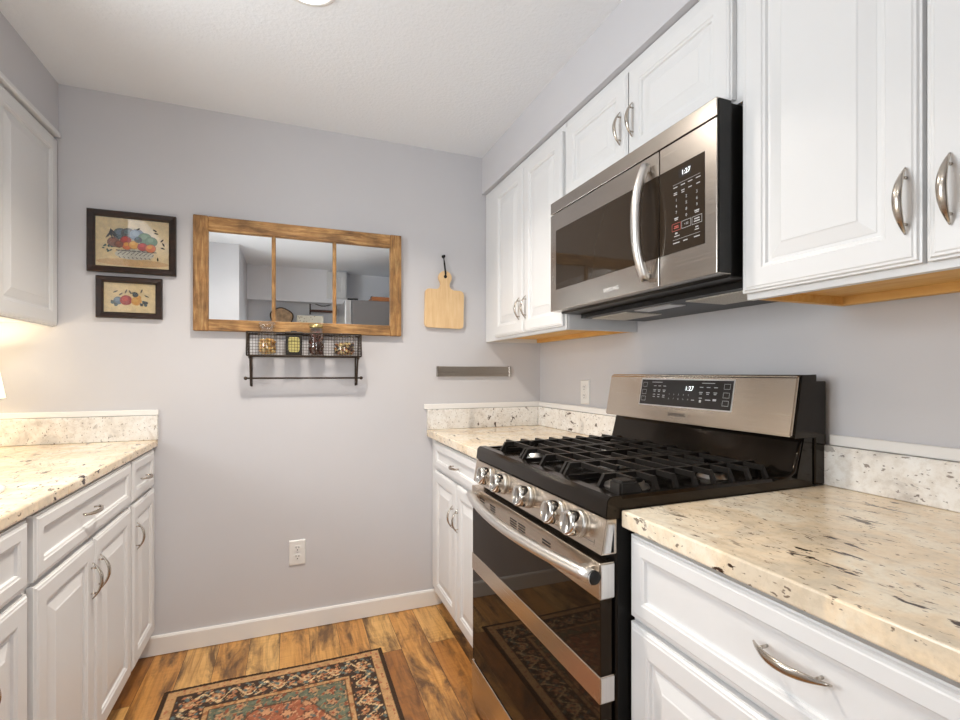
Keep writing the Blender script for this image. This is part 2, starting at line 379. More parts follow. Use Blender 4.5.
def pull(side, xf, y, z, axis, parent, half=.054, out=.023, wid=.0050):
    """crescent bow pull in brushed nickel"""
    bm = B(); pts = []; rad = []; n = 19
    for i in range(n):
        t = -1+2*i/(n-1); s = t*half; h = .003+out*(1-t*t)
        w = .0015+wid*(1-abs(t)**2.2); th = .0014+.0028*(1-t*t)
        pts.append((xf+side*h, y+(s if axis == 'y' else 0), z+(s if axis == 'z' else 0))); rad.append((w, th))
    tube(bm, pts, 1, 12, radii=rad, side=(0, 0, 1) if axis == 'y' else (0, 1, 0))
    for t in (-.70, .70):
        s = t*half; h = .003+out*(1-t*t); p = Vector((xf, y+(s if axis == 'y' else 0), z+(s if axis == 'z' else 0)))
        tube(bm, [p-Vector((side*.004, 0, 0)), p+Vector((side*(h-.003), 0, 0))], .0026, 10)
    o = obj('pull_handle', bm, M['nickel'], parent); o['label'] = 'curved brushed nickel pull'; return o
def carcass(side, xface, xwall, y0, y1, z0, z1, parent, name='carcass', under=None):
    """hollow box with a face frame; under = raw wood underside recessed by the given height"""
    bm = B(); a, b = (xface, xwall)
    if under is None: box(bm, a, b, y0, y1, z0, z1, .0015, 1)
    else:
        box(bm, a, b, y0, y1, z0+under, z1)
        s = 1 if b > a else -1
        box(bm, a, a+s*.019, y0, y1, z0, z0+under)
    return obj(name, bm, M['white'], parent)

# --- right wall, base cabinet in the corner
XF = -.6345; XD = -.6545
CTL, CBL, SZL = .922, .892, 1.026
t = thing('base_cabinet', (-.33, -.40, 0), 'white base cabinet in the far right corner between the back wall and the gas range', 'cabinet', 'white base cabinets')
carcass(-1, XF, -.005, -.004, -.806, .105, .876, t)
bm = B(); box(bm, -.56, -.50, -.004, -.806, 0, .105); obj('toe_kick', bm, M['white'], t)
d = panel('drawer', -1, XD, -.105, -.795, .737, .866, t, DRAWER); pull(-1, XD, -.44, .795, 'y', d, .050, .022)
d = panel('door', -1, XD, -.105, -.445, .118, .724, t); pull(-1, XD, -.412, .574, 'z', d, .050)
d = panel('door', -1, XD, -.451, -.795, .118, .724, t); pull(-1, XD, -.478, .574, 'z', d, .050)
# --- right wall, near base cabinet
t = thing('base_cabinet', (-.33, -2.0, 0), 'white base cabinet in the lower right foreground with one wide drawer above a door', 'cabinet', 'white base cabinets')
carcass(-1, XF, -.005, -1.588, -2.44, .105, .876, t)
bm = B(); box(bm, -.56, -.50, -1.592, -2.44, 0, .105); obj('toe_kick', bm, M['white'], t)
d = panel('drawer', -1, XD, -1.596, -2.30, .695, .866, t, DRAWER); pull(-1, XD, -1.95, .795, 'y', d, .058, .025, .0062)
panel('door', -1, XD, -1.596, -1.948, .118, .683, t); panel('door', -1, XD, -1.954, -2.30, .118, .683, t)
# --- right wall, upper cabinets
UF, UD = -.334, -.354
t = thing('upper_cabinet', (-.17, -.41, 1.374), 'tall white wall cabinet in the back corner with two narrow doors', 'cabinet', 'white wall cabinets')
bm = B(); box(bm, UF, -.004, -.004, -.827, 1.40, 2.168); box(bm, UF, UF+.02, -.004, -.827, 1.374, 1.40); box(bm, UF+.02, -.004, -.004, -.02, 1.374, 1.40)
obj('carcass', bm, M['white'], t)
bm = B(); box(bm, UF+.02, -.004, -.02, -.81, 1.396, 1.3995); box(bm, -.03, -.004, -.02, -.81, 1.376, 1.396); o = obj('underside', bm, M['raw_wood'], t); o['label'] = 'raw golden wood underside'
bm = B(); box(bm, UF+.02, -.004, -.81, -.8275, 1.374, 1.40); box(bm, UF+.01, -.004, -.8275, -.829, 1.374, 1.838); obj('end_panel', bm, M['carcass'], t)
d = panel('door', -1, UD, -.163, -.488, 1.388, 2.135, t); pull(-1, UD, -.460, 1.497, 'z', d, .050)
d = panel('door', -1, UD, -.495, -.820, 1.388, 2.135, t); pull(-1, UD, -.524, 1.497, 'z', d, .050)
t = thing('upper_cabinet', (-.17, -1.22, 1.842), 'short white wall cabinet with two doors directly above the microwave', 'cabinet', 'white wall cabinets')
bm = B(); box(bm, UF, -.004, -.831, -1.612, 1.842, 2.168); obj('carcass', bm, M['white'], t)
d = panel('door', -1, UD, -.850, -1.206, 1.852, 2.135, t); pull(-1, UD, -1.179, 1.972, 'z', d, .052)
d = panel('door', -1, UD, -1.212, -1.585, 1.852, 2.135, t); pull(-1, UD, -1.238, 1.972, 'z', d, .052)
t = thing('upper_cabinet', (-.17, -2.0, 1.374), 'large white wall cabinet at the upper right, nearest the camera, right of the microwave', 'cabinet', 'white wall cabinets')
bm = B(); box(bm, UF, -.004, -1.614, -2.44, 1.40, 2.168); box(bm, UF, UF+.02, -1.614, -2.44, 1.374, 1.40); obj('carcass', bm, M['white'], t)
bm = B(); box(bm, UF+.02, -.004, -1.616, -2.44, 1.396, 1.3995); box(bm, UF+.02, -.004, -1.616, -1.634, 1.376, 1.396); box(bm, -.03, -.004, -1.634, -2.44, 1.376, 1.396); o = obj('underside', bm, M['raw_wood'], t); o['label'] = 'raw golden wood underside'
d = panel('door', -1, UD, -1.614, -1.953, 1.388, 2.135, t); pull(-1, UD, -1.934, 1.494, 'z', d, .056, .024, .0060)
d = panel('door', -1, UD, -1.960, -2.293, 1.388, 2.135, t); pull(-1, UD, -1.993, 1.494, 'z', d, .056, .024, .0060)
# --- left wall, upper cabinet
t = thing('upper_cabinet', (-2.36, -.45, 1.391), 'white wall cabinet at the upper left edge, lit from below', 'cabinet', 'white wall cabinets')
bm = B(); box(bm, XL+.003, -2.208, -.004, -.92, 1.405, 2.168); obj('carcass', bm, M['white'], t)
bm = B(); box(bm, -2.226, -2.206, -.004, -.92, 1.391, 1.405); obj('face_frame', bm, M['white'], t)
bm = B(); box(bm, -2.208, -2.179, -.006, -.92, 2.150, 2.169, .004); obj('edge_moulding', bm, M['white'], t)
panel('door', 1, -2.188, -.455, -.006, 1.396, 2.140, t); panel('door', 1, -2.188, -.915, -.461, 1.396, 2.140, t)
# --- left wall, base cabinets
LF, LD = -1.873, -1.8525
def left_base(y0, y1, label):
    t = thing('base_cabinet', (-2.2, (y0+y1)/2, 0), label, 'cabinet', 'white base cabinets')
    bm = B(); box(bm, LF, XL+.003, y0, y1, .105, .72); box(bm, LF, LF-.02, y0, y1, .72, .8915); obj('carcass', bm, M['white'], t)
    bm = B(); box(bm, -1.935, -2.0, y0, y1, 0, .105); obj('toe_kick', bm, M['white'], t)
    return t
t = left_base(-.335, -.004, 'narrow white base cabinet on the left, against the back wall, one drawer over one door')
d = panel('drawer', 1, LD, -.328, -.030, .733, .884, t, DRAWER); pull(1, LD, -.19, .800, 'y', d, .050, .022)
d = panel('door', 1, LD, -.328, -.030, .118, .722, t); pull(1, LD, -.300, .602, 'z', d, .050)
t = left_base(-1.068, -.338, 'wide white base cabinet on the left with two doors and their pulls side by side')
d = panel('drawer', 1, LD, -1.050, -.350, .733, .884, t, DRAWER); pull(1, LD, -.735, .813, 'y', d, .058, .022)
d = panel('door', 1, LD, -1.050, -.703, .118, .722, t); pull(1, LD, -.730, .608, 'z', d, .052)
d = panel('door', 1, LD, -.697, -.350, .118, .722, t); pull(1, LD, -.670, .612, 'z', d, .052)
t = left_base(-2.44, -1.071, 'white base cabinet cut off by the left edge of the picture, under the sink')
panel('drawer', 1, LD, -1.720, -1.080, .733, .884, t, DRAWER); panel('drawer', 1, LD, -2.36, -1.728, .733, .884, t, DRAWER)
d = panel('door', 1, LD, -1.397, -1.080, .118, .722, t); pull(1, LD, -1.262, .60, 'z', d, .050)
panel('door', 1, LD, -1.720, -1.403, .118, .722, t); panel('door', 1, LD, -2.36, -1.728, .118, .722, t)

# ------------------------------------------------------------------ countertops, splashes
CT, CB = .914, .878
bm = B(); box(bm, -.664, -.003, -.808, -.003, CB, CT, .0035, 2); tag(obj('countertop', bm, M['granite']), 'cream granite countertop in the far right corner beyond the range', 'countertop', 'granite countertops')
bm = B(); box(bm, -.664, -.003, -2.44, -1.582, CB, CT, .0035, 2); tag(obj('countertop', bm, M['granite']), 'large cream granite countertop at the lower right, nearest the camera', 'countertop', 'granite countertops')
SX0, SX1, SY0, SY1 = -2.42, -1.985, -1.62, -.890
LC = -1.848
bm = B(); box(bm, XL+.003, LC, -.890, -.003, CBL, CTL, .006, 3)
box(bm, XL+.003, SX0, SY0, SY1, CBL, CTL); box(bm, SX1, LC, SY0-.0, SY1, CBL, CTL, .006, 3); box(bm, XL+.003, LC, -2.44, SY0, CBL, CTL, .006, 3)
tag(obj('countertop', bm, M['granite']), 'cream granite countertop along the left wall with the sink in it', 'countertop', 'granite countertops')
SZ = 1.018
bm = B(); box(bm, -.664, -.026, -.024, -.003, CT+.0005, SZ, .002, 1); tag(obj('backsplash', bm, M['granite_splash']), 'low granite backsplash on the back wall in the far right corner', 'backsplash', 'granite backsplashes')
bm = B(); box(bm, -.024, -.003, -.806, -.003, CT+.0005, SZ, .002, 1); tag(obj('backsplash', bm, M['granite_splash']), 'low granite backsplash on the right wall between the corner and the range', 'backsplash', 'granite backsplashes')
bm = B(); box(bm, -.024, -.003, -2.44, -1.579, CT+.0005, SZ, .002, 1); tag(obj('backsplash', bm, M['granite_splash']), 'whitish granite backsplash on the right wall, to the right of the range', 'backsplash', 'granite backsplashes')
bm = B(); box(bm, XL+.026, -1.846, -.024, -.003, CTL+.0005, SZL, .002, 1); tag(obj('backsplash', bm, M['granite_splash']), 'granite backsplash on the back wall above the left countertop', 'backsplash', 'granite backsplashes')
for i, a in enumerate(((-.680, -.003, -.013, -.001, SZ+.001, 1.046), (-.013, -.001, -.800, -.015, SZ+.001, 1.046), (-.013, -.001, -2.44, -1.590, SZ+.001, 1.046), (XL+.002, -1.844, -.013, -.001, SZL+.001, 1.050))):
    bm = B(); box(bm, *a, bev=.003); struct('trim_%d' % (i+8), bm, M['caulk'])
# sink
bm = B()
def rrect(x0, x1, y0, y1, r, z, n=8):
    P = []
    for cx, cy, a0 in ((x1-r, y1-r, 0), (x0+r, y1-r, 90), (x0+r, y0+r, 180), (x1-r, y0+r, 270)):
        for k in range(n+1):
            a = math.radians(a0+90*k/n); P.append((cx+r*math.cos(a), cy+r*math.sin(a), z))
    return P
loops = [(-.0, CTL+.0005, .10), (-.003, CTL+.008, .10), (.006, CTL+.013, .095), (.030, CTL+.010, .085), (.042, CTL-.01, .075), (.06, .735+.014, .06), (.16, .735, .03)]
rings = []
for ins, z, r in loops:
    rings.append([bm.verts.new(p) for p in rrect(-2.445+ins, -1.955-ins, -1.645+ins, -.862-ins, r, z)])
for A, C_ in zip(rings, rings[1:]):
    for k in range(len(A)):
        f = bm.faces.new((A[k], A[(k+1) % len(A)], C_[(k+1) % len(A)], C_[k])); f.smooth = True
bm.faces.new(rings[-1])
tag(obj('sink', bm, M['porcelain']), 'white sink whose rounded rim shows on the left countertop at the picture edge', 'sink')

# ------------------------------------------------------------------ gas range
RY0, RY1 = -.816, -1.580          # far and near sides
UX, VX = (0, -1, 0), (0, 0, 1)    # left-to-right and up on faces that look towards -x
R_ = thing('gas_range', (-.36, (RY0+RY1)/2, 0), 'stainless steel gas range with black cooktop standing between the right-hand counters', 'stove')
bm = B(); box(bm, -.672, -.015, RY0+.004, RY1-.0+.004, .03, .905, .004, 1)
for y in (RY0-.05, RY1+.05):
    for x in (-.62, -.08): tube(bm, [(x, y, 0), (x, y, .04)], .016, 10)
obj('body', bm, M['black_plastic'], R_)
# cooktop: pressed tray with rolled lip
bm = B()
prism(bm, [(-.693, RY0, .895), (-.701, RY0, .902), (-.697, RY0, .936), (-.688, RY0, .944), (-.662, RY0, .944), (-.652, RY0, .928), (-.652, RY0, .895)], (0, RY1-RY0, 0), bev=.0015)
for y, s in ((RY0, -1), (RY1, 1)):
    prism(bm, [(-.665, y, .895), (-.665, y, .936), (-.665, y+s*.006, .942), (-.665, y+s*.020, .942), (-.665, y+s*.028, .926), (-.665, y+s*.028, .895)], (.56, 0, 0))
box(bm, -.660, -.105, RY0-.02, RY1+.02, .900, .922)
obj('cooktop', bm, M['black_enamel'], R_)
# control panel
bm = B(); prism(bm, [(-.672, RY0+.002, .895), (-.698, RY0+.002, .895), (-.711, RY0+.002, .821), (-.672, RY0+.002, .821)], (0, RY1-RY0-.0, 0), bev=.0015)
cp = obj('control_panel', bm, M['steel_y'], R_)
bm = B()
for s0, s1 in ((0, .006), (.014, .020)):
    prism(bm, [(-.694+s0*.9, RY1-.003, .886), (-.706+s0, RY1-.003, .826), (-.682, RY1-.003, .826), (-.682, RY1-.003, .886)], (0, .006, 0), bev=.001)
obj('end_cap', bm, M['steel_light'], cp)
nrm = Vector((-.987, 0, .16)).normalized()
for y in (-.945, -1.060, -1.228, -1.392, -1.484):
    c = Vector((-.704, y, .862)); bm = B()
    lathe(bm, c, [(.030, -.002), (.031, .004), (.0295, .008), (.024, .009)], nrm, 28, 0)
    k = obj('knob', bm, M['burner'], cp); k['label'] = 'silver stove knob'
    bm = B(); lathe(bm, c, [(.026, .008), (.0285, .012), (.0285, .032), (.0265, .038), (.022, .040), (.0195, .037), (.0, .037)], nrm, 32, 0)
    u = Vector((.16, 0, .987)); P = [c+nrm*.034+Vector((0, -.005, 0))-u*.022, c+nrm*.034+Vector((0, .005, 0))-u*.022, c+nrm*.034+Vector((0, .005, 0))+u*.022, c+nrm*.034+Vector((0, -.005, 0))+u*.022]
    prism(bm, P, nrm*.011, bev=.0025)
    obj('knob_cap', bm, M['chrome'], k)
bm = B()
quad(bm, (-.7075, -1.535, .838), UX, (.16, 0, .987), -.045, .01, 0, .0012, .001); quad(bm, (-.7075, -1.535, .838), UX, (.16, 0, .987), .012, .013, -.004, .008, .001)
obj('printed_mark', bm, M['logo_dark'], cp)
# oven doors
def door_band(bm, z0, z1, x=-.716, d=.037, bev=.002):
    box(bm, x, x+d, RY0+.003, RY1+.001, z0, z1, bev)
od = None
bm = B(); box(bm, -.7135, -.684, RY0+.002, RY1+.002, .567, .729, .0015, 1); od = obj('oven_door', bm, M['door_glass'], R_); od['label'] = 'dark glass upper oven door'
bm = B(); door_band(bm, .728, .806); o = obj('vent_rail', bm, M['steel_y'], od); o['label'] = 'stainless rail with vent slots'
for yy, nn in ((-.912, 2), (-1.002, 4), (-1.157, 4), (-1.212, 4), (-1.352, 2)):
    for q in range(nn):
        bm = B(); box(bm, -.7168, -.712, yy-.021, yy+.021, .777-q*.0075, .7805-q*.0075); obj('vent_slot', bm, M['slot'], od)
bm = B(); box(bm, -.714, -.680, RY1-.0015, RY1+.001, .731, .803, .001, 1); obj('end_cap', bm, M['steel_light'], od)
bm = B(); pts = []; 
for i in range(25):
    tt = -1+2*i/24; pts.append((-.730-.042*(1-tt*tt), (RY0+RY1)/2-.008+tt*.372, .7785))
tube(bm, pts, .0150, 16, side=(0, 0, 1)); h = obj('door_handle', bm, M['steel_h'], od)
bm = B(); lathe(bm, (-.730, (RY0+RY1)/2-.008-.372-.001, .7785), [(.0152, .004), (.0155, 0), (.0135, -.003), (.006, -.004), (0, -.004)], (.10, 1, 0), 24); obj('handle_cap', bm, M['black_plastic'], h)
for yy in (RY0-.035, RY1+.045):
    bm = B(); box(bm, -.735, -.712, yy-.012, yy+.012, .768, .789, .004); obj('handle_mount', bm, M['steel_light'], od)
bm = B(); box(bm, -.7135, -.684, RY0+.002, RY1+.002, .190, .5095, .0015, 1); ld = obj('oven_door', bm, M['door_glass'], R_); ld['label'] = 'dark glass lower oven door'
bm = B(); door_band(bm, .509, .567); o = obj('door_rail', bm, M['steel_y'], ld); o['label'] = 'plain stainless rail'
bm = B(); box(bm, -.714, -.680, RY1-.0015, RY1+.001, .512, .565, .001, 1); obj('end_cap', bm, M['steel_light'], ld)
bm = B(); door_band(bm, .035, .185); obj('bottom_drawer', bm, M['steel_y'], R_)
# backguard
Y0, Y1 = RY0+.004, RY1-.002
bm = B(); prism(bm, [(-.060, Y0, 1.043), (-.146, Y0, 1.043), (-.118, Y0, 1.196), (-.112, Y0, 1.201), (-.060, Y0, 1.201)], (0, Y1-Y0, 0), bev=.004)
bg = obj('backguard', bm, M['steel_y'], R_); bg['label'] = 'sloping stainless backguard'
bm = B(); prism(bm, [(-.056, Y1-.001, 1.040), (-.138, Y1-.001, 1.040), (-.110, Y1-.001, 1.200), (-.056, Y1-.001, 1.202)], (0, -.004, 0), bev=.001)
box(bm, -.058, -.016, Y0-.004, Y1-.003, .916, 1.185, .003)
prism(bm, [(-.058, Y0-.002, .905), (-.125, Y0-.002, .905), (-.118, Y0-.002, .945), (-.094, Y0-.002, 1.040), (-.058, Y0-.002, 1.040)], (0, Y1-Y0+.004, 0), bev=.002)
o = obj('backguard_base', bm, M['black_enamel'], R_); o['label'] = 'glossy black lower backguard'
# rolled end of the lower backguard
bm = B(); tube(bm, [(-.20, RY1+.004, .938), (-.150, RY1+.004, .940), (-.128, RY1+.004, .952), (-.116, RY1+.004, .985), (-.102, RY1+.004, 1.030)], .005, 8)
obj('side_lip', bm, M['black_enamel'], R_)
su = Vector((.028, 0, .153)).normalized(); sn = Vector(UX).cross(su)
def onbg(y, z): return Vector((-.146+(z-1.043)*.028/.153, y, z))
DY0, DY1 = -1.005, -1.395
bm = B(); O = onbg(DY0, 1.096); 
for w, mi, lf in ((0, 0, .0012), (-.004, 1, .0006)):
    quad(bm, O, UX, su, w, (DY0-DY1)-w, w, .088-w, lf, mi)
dp = obj('display_panel', bm, [M['lcd'], M['steel_light']], bg, False)
bm = B(); PW, PH = DY0-DY1, .088; rnd = random.Random(3)
def tick(a, b, w, hh, mi=0): quad(bm, O, UX, su, a-w/2, a+w/2, b-hh/2, b+hh/2, .0018, mi)
for a, b, w in ((.078, .079, .05), (.30, .079, .05)): tick(a, b, w, .0018)
for gx in (.070, .092, .116):
    tick(gx, .066, .013, .0022); tick(gx, .052, .014, .0022); tick(gx, .047, .010, .0022); tick(gx, .036 if gx < .1 else .034, .011, .0022); tick(gx, .028, .011, .0022)
for gx in (.275, .302, .330):
    tick(gx, .066, .014, .0022); tick(gx, .050, .014, .0022); tick(gx, .045, .010, .0022)
tick(.276, .032, .012, .0022); tick(.276, .022, .008, .008); tick(.305, .027, .020, .0025); tick(.330, .028, .013, .006)
for k in range(3):
    yy = (.070, .044, .020)[k]
    for a in (.018, .370):
        for q in ((-.011, .011, .007, .008), (-.011, .011, -.008, -.007), (-.011, -.010, -.008, .008), (.010, .011, -.008, .008)):
            quad(bm, O, UX, su, a+q[0], a+q[1], yy+q[2], yy+q[3], .0018, 0)
for k, s in enumerate('12345'): text(bm, s, O+Vector(UX)*(.142+k*.021)+su*.039, UX, su, .0075, .0018)
for k, s in enumerate('67890'): text(bm, s, O+Vector(UX)*(.142+k*.021)+su*.024, UX, su, .0075, .0018)
tick(.246, .024, .012, .0022)
obj('panel_legend', bm, M['legend'], dp, False)
bm = B(); text(bm, '1:27', O+Vector(UX)*.226+su*.060, UX, su, .021, .0018); obj('clock_digits', bm, M['digits'], dp, False)
bm = B(); text(bm, 'SAMSUNG', onbg(-1.19, 1.068), UX, su, .017, .0008); obj('logo', bm, M['logo_dark'], bg, False)
# burners and grates
GZ = .962
BUR = [(-.535, -.957, .045), (-.245, -.957, .036), (-.39, -1.196, .05), (-.535, -1.437, .045), (-.245, -1.437, .036)]
for bx, by, br in BUR:
    bm = B(); lathe(bm, (bx, by, .9215), [(br*1.25, 0), (br*1.2, .006), (br*.95, .008), (br*.95, .016), (br*.7, .017)], seg=28); bu = obj('burner', bm, M['burner'], R_)
    bm = B(); lathe(bm, (bx, by, .9385), [(br*.85, 0), (br*.88, .003), (br*.84, .008), (br*.6, .010), (0, .0102)], seg=28); obj('burner_cap', bm, M['iron'], bu)
def bar(bm, pts, w=.0062, h=.0075): tube(bm, pts, 1, 4, radii=[(w*1.414, h*1.414)]*len(pts), side=None)
def sbar(bm, pts, w=.0105, h=.014):
    """square bar, kept upright"""
    pts = [Vector(p) for p in pts]; n = len(pts); rings = []
    hd = (pts[-1]-pts[0]); hd.z = 0; hd.normalize(); sd = Vector((-hd.y, hd.x, 0))
    for i, p in enumerate(pts):
        d = (pts[min(i+1, n-1)]-pts[max(i-1, 0)]).normalized(); up = sd.cross(d)*-1
        if up.z < 0: up = -up
        rings.append([bm.verts.new(p+sd*a*w/2+up*b*h/2) for a, b in ((-1, -1), (1, -1), (1, 1), (-1, 1))])
    for A, C_ in zip(rings, rings[1:]):
        for k in range(4): bm.faces.new((A[k], A[(k+1) % 4], C_[(k+1) % 4], C_[k]))
    bm.faces.new(rings[0][::-1]); bm.faces.new(rings[-1])
GX0, GX1 = -.648, -.135
secs = [(-.840, -1.070), (-1.076, -1.316), (-1.322, -1.552)]
fx = [GX0+.052+i*(GX1-GX0-.104)/7 for i in range(8)]
for si, (ya, yb) in enumerate(secs):
    bm = B(); mid = (ya+yb)/2
    # base rails
    for y in (ya-.004, yb+.004): sbar(bm, [(GX0, y, .930), (GX1, y, .930)], .010, .012) if si != 1 else None
    # front-to-back bars with sloping feet
    for y in ((yb+.006, ya-.075) if si == 0 else (ya-.006, yb+.006, mid) if si == 1 else (ya-.006, yb+.075)):
        sbar(bm, [(GX0-.004, y, .924), (GX0+.016, y, GZ), (GX1-.016, y, GZ), (GX1, y, .924)])
    # fingers
    for i, x in enumerate(fx):
        near_b = any(abs(x-bx) < br*.9 and min(ya, yb) < by < max(ya, yb) for bx, by, br in BUR)
        if si == 1:
            inn = .030 if near_b else .001
            sbar(bm, [(x, ya-.006, GZ), (x, mid+inn, GZ)], .009, .012); sbar(bm, [(x, mid-inn, GZ), (x, yb+.006, GZ)], .009, .012)
        else:
            o_, i_ = (ya, yb) if si == 0 else (yb, ya); s = -1 if si == 0 else 1
            end = (o_+i_)/2-s*.018 if near_b else i_
            sbar(bm, [(x, o_+s*.002, .926), (x, o_+s*.016, GZ), (x, end, GZ)], .010, .013)
            if near_b: sbar(bm, [(x, (o_+i_)/2+s*.030, GZ), (x, i_, GZ)], .009, .012)
    if si == 2:   # heavy corner foot at the near front
        prism(bm, [(GX0-.006, yb-.014, .925), (GX0+.070, yb-.014, .925), (GX0+.052, yb-.002, .966), (GX0+.006, yb-.002, .966)], (0, .044, 0), bev=.005)
    g = obj('grate', bm, M['iron'], R_)

# ------------------------------------------------------------------ microwave
MX, MA, MB_, MZ0, MZ1 = -.4135, -.844, -1.601, 1.434, 1.837
t = thing('microwave', (-.2, -1.2225, 1.41), 'stainless over-the-range microwave with black glass door mounted above the stove', 'microwave')
bm = B(); box(bm, -.372, -.004, MA-.006, MB_+.004, 1.428, 1.836, .003, 1); box(bm, -.30, -.004, MA-.03, MB_+.03, 1.412, 1.428); obj('body', bm, M['black_plastic'], t)
bm = B(); box(bm, MX, -.37, MA, MB_, 1.7945, MZ1, .0015); obj('vent_grille', bm, M['steel_mw'], t)
bm = B(); box(bm, MX, -.37, MA, -1.414, MZ0, 1.7905, .0015); dr = obj('door', bm, M['steel_mw'], t)
bm = B(); box(bm, MX-.0012, MX+.004, -.884, -1.4138, 1.510, 1.727, .001, 1); o = obj('door_window', bm, M['mw_glass'], dr); o['label'] = 'black glass window'
bm = B(); text(bm, 'SAMSUNG', (MX, -1.209, 1.4605), UX, VX, .0165, .0006); obj('logo', bm, M['logo_light'], dr, False)
bm = B(); pts = []; rad = []
for i in range(21):
    tt = -1+2*i/20; pts.append((MX-.010-.034*(1-abs(tt)**2.4), -1.375, 1.612+tt*.155)); rad.append((.0155-.003*abs(tt), .012))
tube(bm, pts, 1, 14, radii=rad, side=(0, 1, 0))
for tt in (-.93, .93): box(bm, MX-.018, MX, -1.384, -1.366, 1.612+tt*.155-.008, 1.612+tt*.155+.008, .003)
obj('handle', bm, M['steel_h'], dr)
bm = B(); box(bm, MX, -.37, -1.418, MB_, MZ0, 1.7905, .0015); cp = obj('control_panel', bm, M['steel_mw'], t)
bm = B(); box(bm, MX-.0012, MX+.004, -1.4182, -1.567, 1.510, 1.727, .001, 1); kp = obj('keypad', bm, M['mw_glass'], cp)
bm = B(); O = Vector((MX-.0012, -1.4182, 1.510)); U, V = Vector(UX), Vector(VX)
quad(bm, O, UX, VX, .068, .108, .181, .203, .0005, 2)
def mark(a, b, w, hh=.0022, mi=0): quad(bm, O, UX, VX, a-w/2, a+w/2, b-hh/2, b+hh/2, .0006, mi)
for a in (.055, .085, .113, .138): pass
mark(.092, .170, .088, .0007)
for q, a in enumerate((.057, .082, .105, .130)): mark(a, .163, .014); mark(a, .149, .011); 
mark(.057, .145, .012); mark(.082, .144, .009)
for r, row in enumerate(('123', '456', '789')):
    for q, s in enumerate(row): text(bm, s, O+U*(.060+q*.033)+V*(.130-r*.0155), UX, VX, .0105, .0006)
text(bm, '0', O+U*.093+V*.0835, UX, VX, .0105, .0006); mark(.060, .085, .013, .003); mark(.060, .081, .011); mark(.126, .085, .014, .003); mark(.126, .081, .012)
def outline(a, b, w, hh, mi):
    for q in ((-w/2, w/2, hh/2-.001, hh/2), (-w/2, w/2, -hh/2, -hh/2+.001), (-w/2, -w/2+.001, -hh/2, hh/2), (w/2-.001, w/2, -hh/2, hh/2)):
        quad(bm, O, UX, VX, a+q[0], a+q[1], b+q[2], b+q[3], .0006, mi)
outline(.060, .063, .030, .019, 3); outline(.0925, .063, .030, .019, 0); outline(.126, .063, .031, .019, 0)
mark(.060, .065, .014, .0025, 3); mark(.060, .061, .016, .0025, 3); text(bm, '+30', O+U*.0925+V*.063, UX, VX, .009, .0006); mark(.126, .066, .016, .003); mark(.126, .060, .018, .003)
mark(.060, .047, .008, .004); mark(.062, .040, .018); mark(.126, .046, .009, .003); mark(.126, .040, .013)
mark(.092, .031, .088, .0007)
for a, w in ((.060, .022), (.090, .014), (.126, .018)): mark(a, .023, w, .0025)
obj('key_legend', bm, [M['legend'], M['digits'], M['lcd'], M['legend_red']], kp, False)
bm = B(); text(bm, '1:27', O+U*.092+V*.192, UX, VX, .017, .0011); obj('clock_digits', bm, M['digits'], kp, False)
bm = B(); box(bm, MX+.004, -.372, MB_-.003, MB_+.001, 1.436, 1.834, .001, 1); obj('end_trim', bm, M['black_plastic'], t)
for ya, yb in ((-.90, -1.10), (-1.36, -1.56)):
    bm = B(); box(bm, -.27, -.12, ya, yb, 1.4085, 1.412, .001, 1); o = obj('grease_filter', bm, M['filter'], t); o['label'] = 'speckled metal grease filter'
bm = B(); box(bm, -.27, -.21, -1.14, -1.30, 1.409, 1.412); obj('cooktop_lamp_lens', bm, M['steel_light'], t)

# ------------------------------------------------------------------ back wall: mirror, pictures, basket, board, strip, outlets
t = thing('wall_mirror', (-1.2575, -.001, 1.39), 'old wooden window frame with three mirror panes hung on the back wall', 'mirror')
MXa, MXb, Z0, Z1, FD = -1.714, -.802, 1.391, 1.895, -.032
for xa, xb in ((MXa, MXa+.058), (MXb-.056, MXb)):
    bm = B(); box(bm, xa, xb, FD, -.001, Z0, Z1, .004); obj('stile', bm, M['old_wood_z'], t)
bm = B(); box(bm, MXa+.058, MXb-.056, FD+.001, -.001, Z1-.064, Z1-.001, .004); obj('rail', bm, M['old_wood_x'], t)
bm = B(); box(bm, MXa+.058, MXb-.056, FD+.001, -.001, Z0+.001, Z0+.052, .004); obj('rail', bm, M['old_wood_x'], t)
for x in (-1.392, -1.124):
    bm = B(); prism(bm, [(x-.009, -.016, Z0+.05), (x-.007, -.026, Z0+.05), (x, -.029, Z0+.05), (x+.007, -.026, Z0+.05), (x+.009, -.016, Z0+.05)], (0, 0, .392)); obj('muntin', bm, M['old_wood_z'], t)
ex = [MXa+.050, -1.392, -1.124, MXb-.050]
for a, b in zip(ex, ex[1:]):
    bm = B(); box(bm, a, b, -.016, -.012, Z0+.045, Z1-.058); obj('mirror_pane', bm, M['mirror'], t)

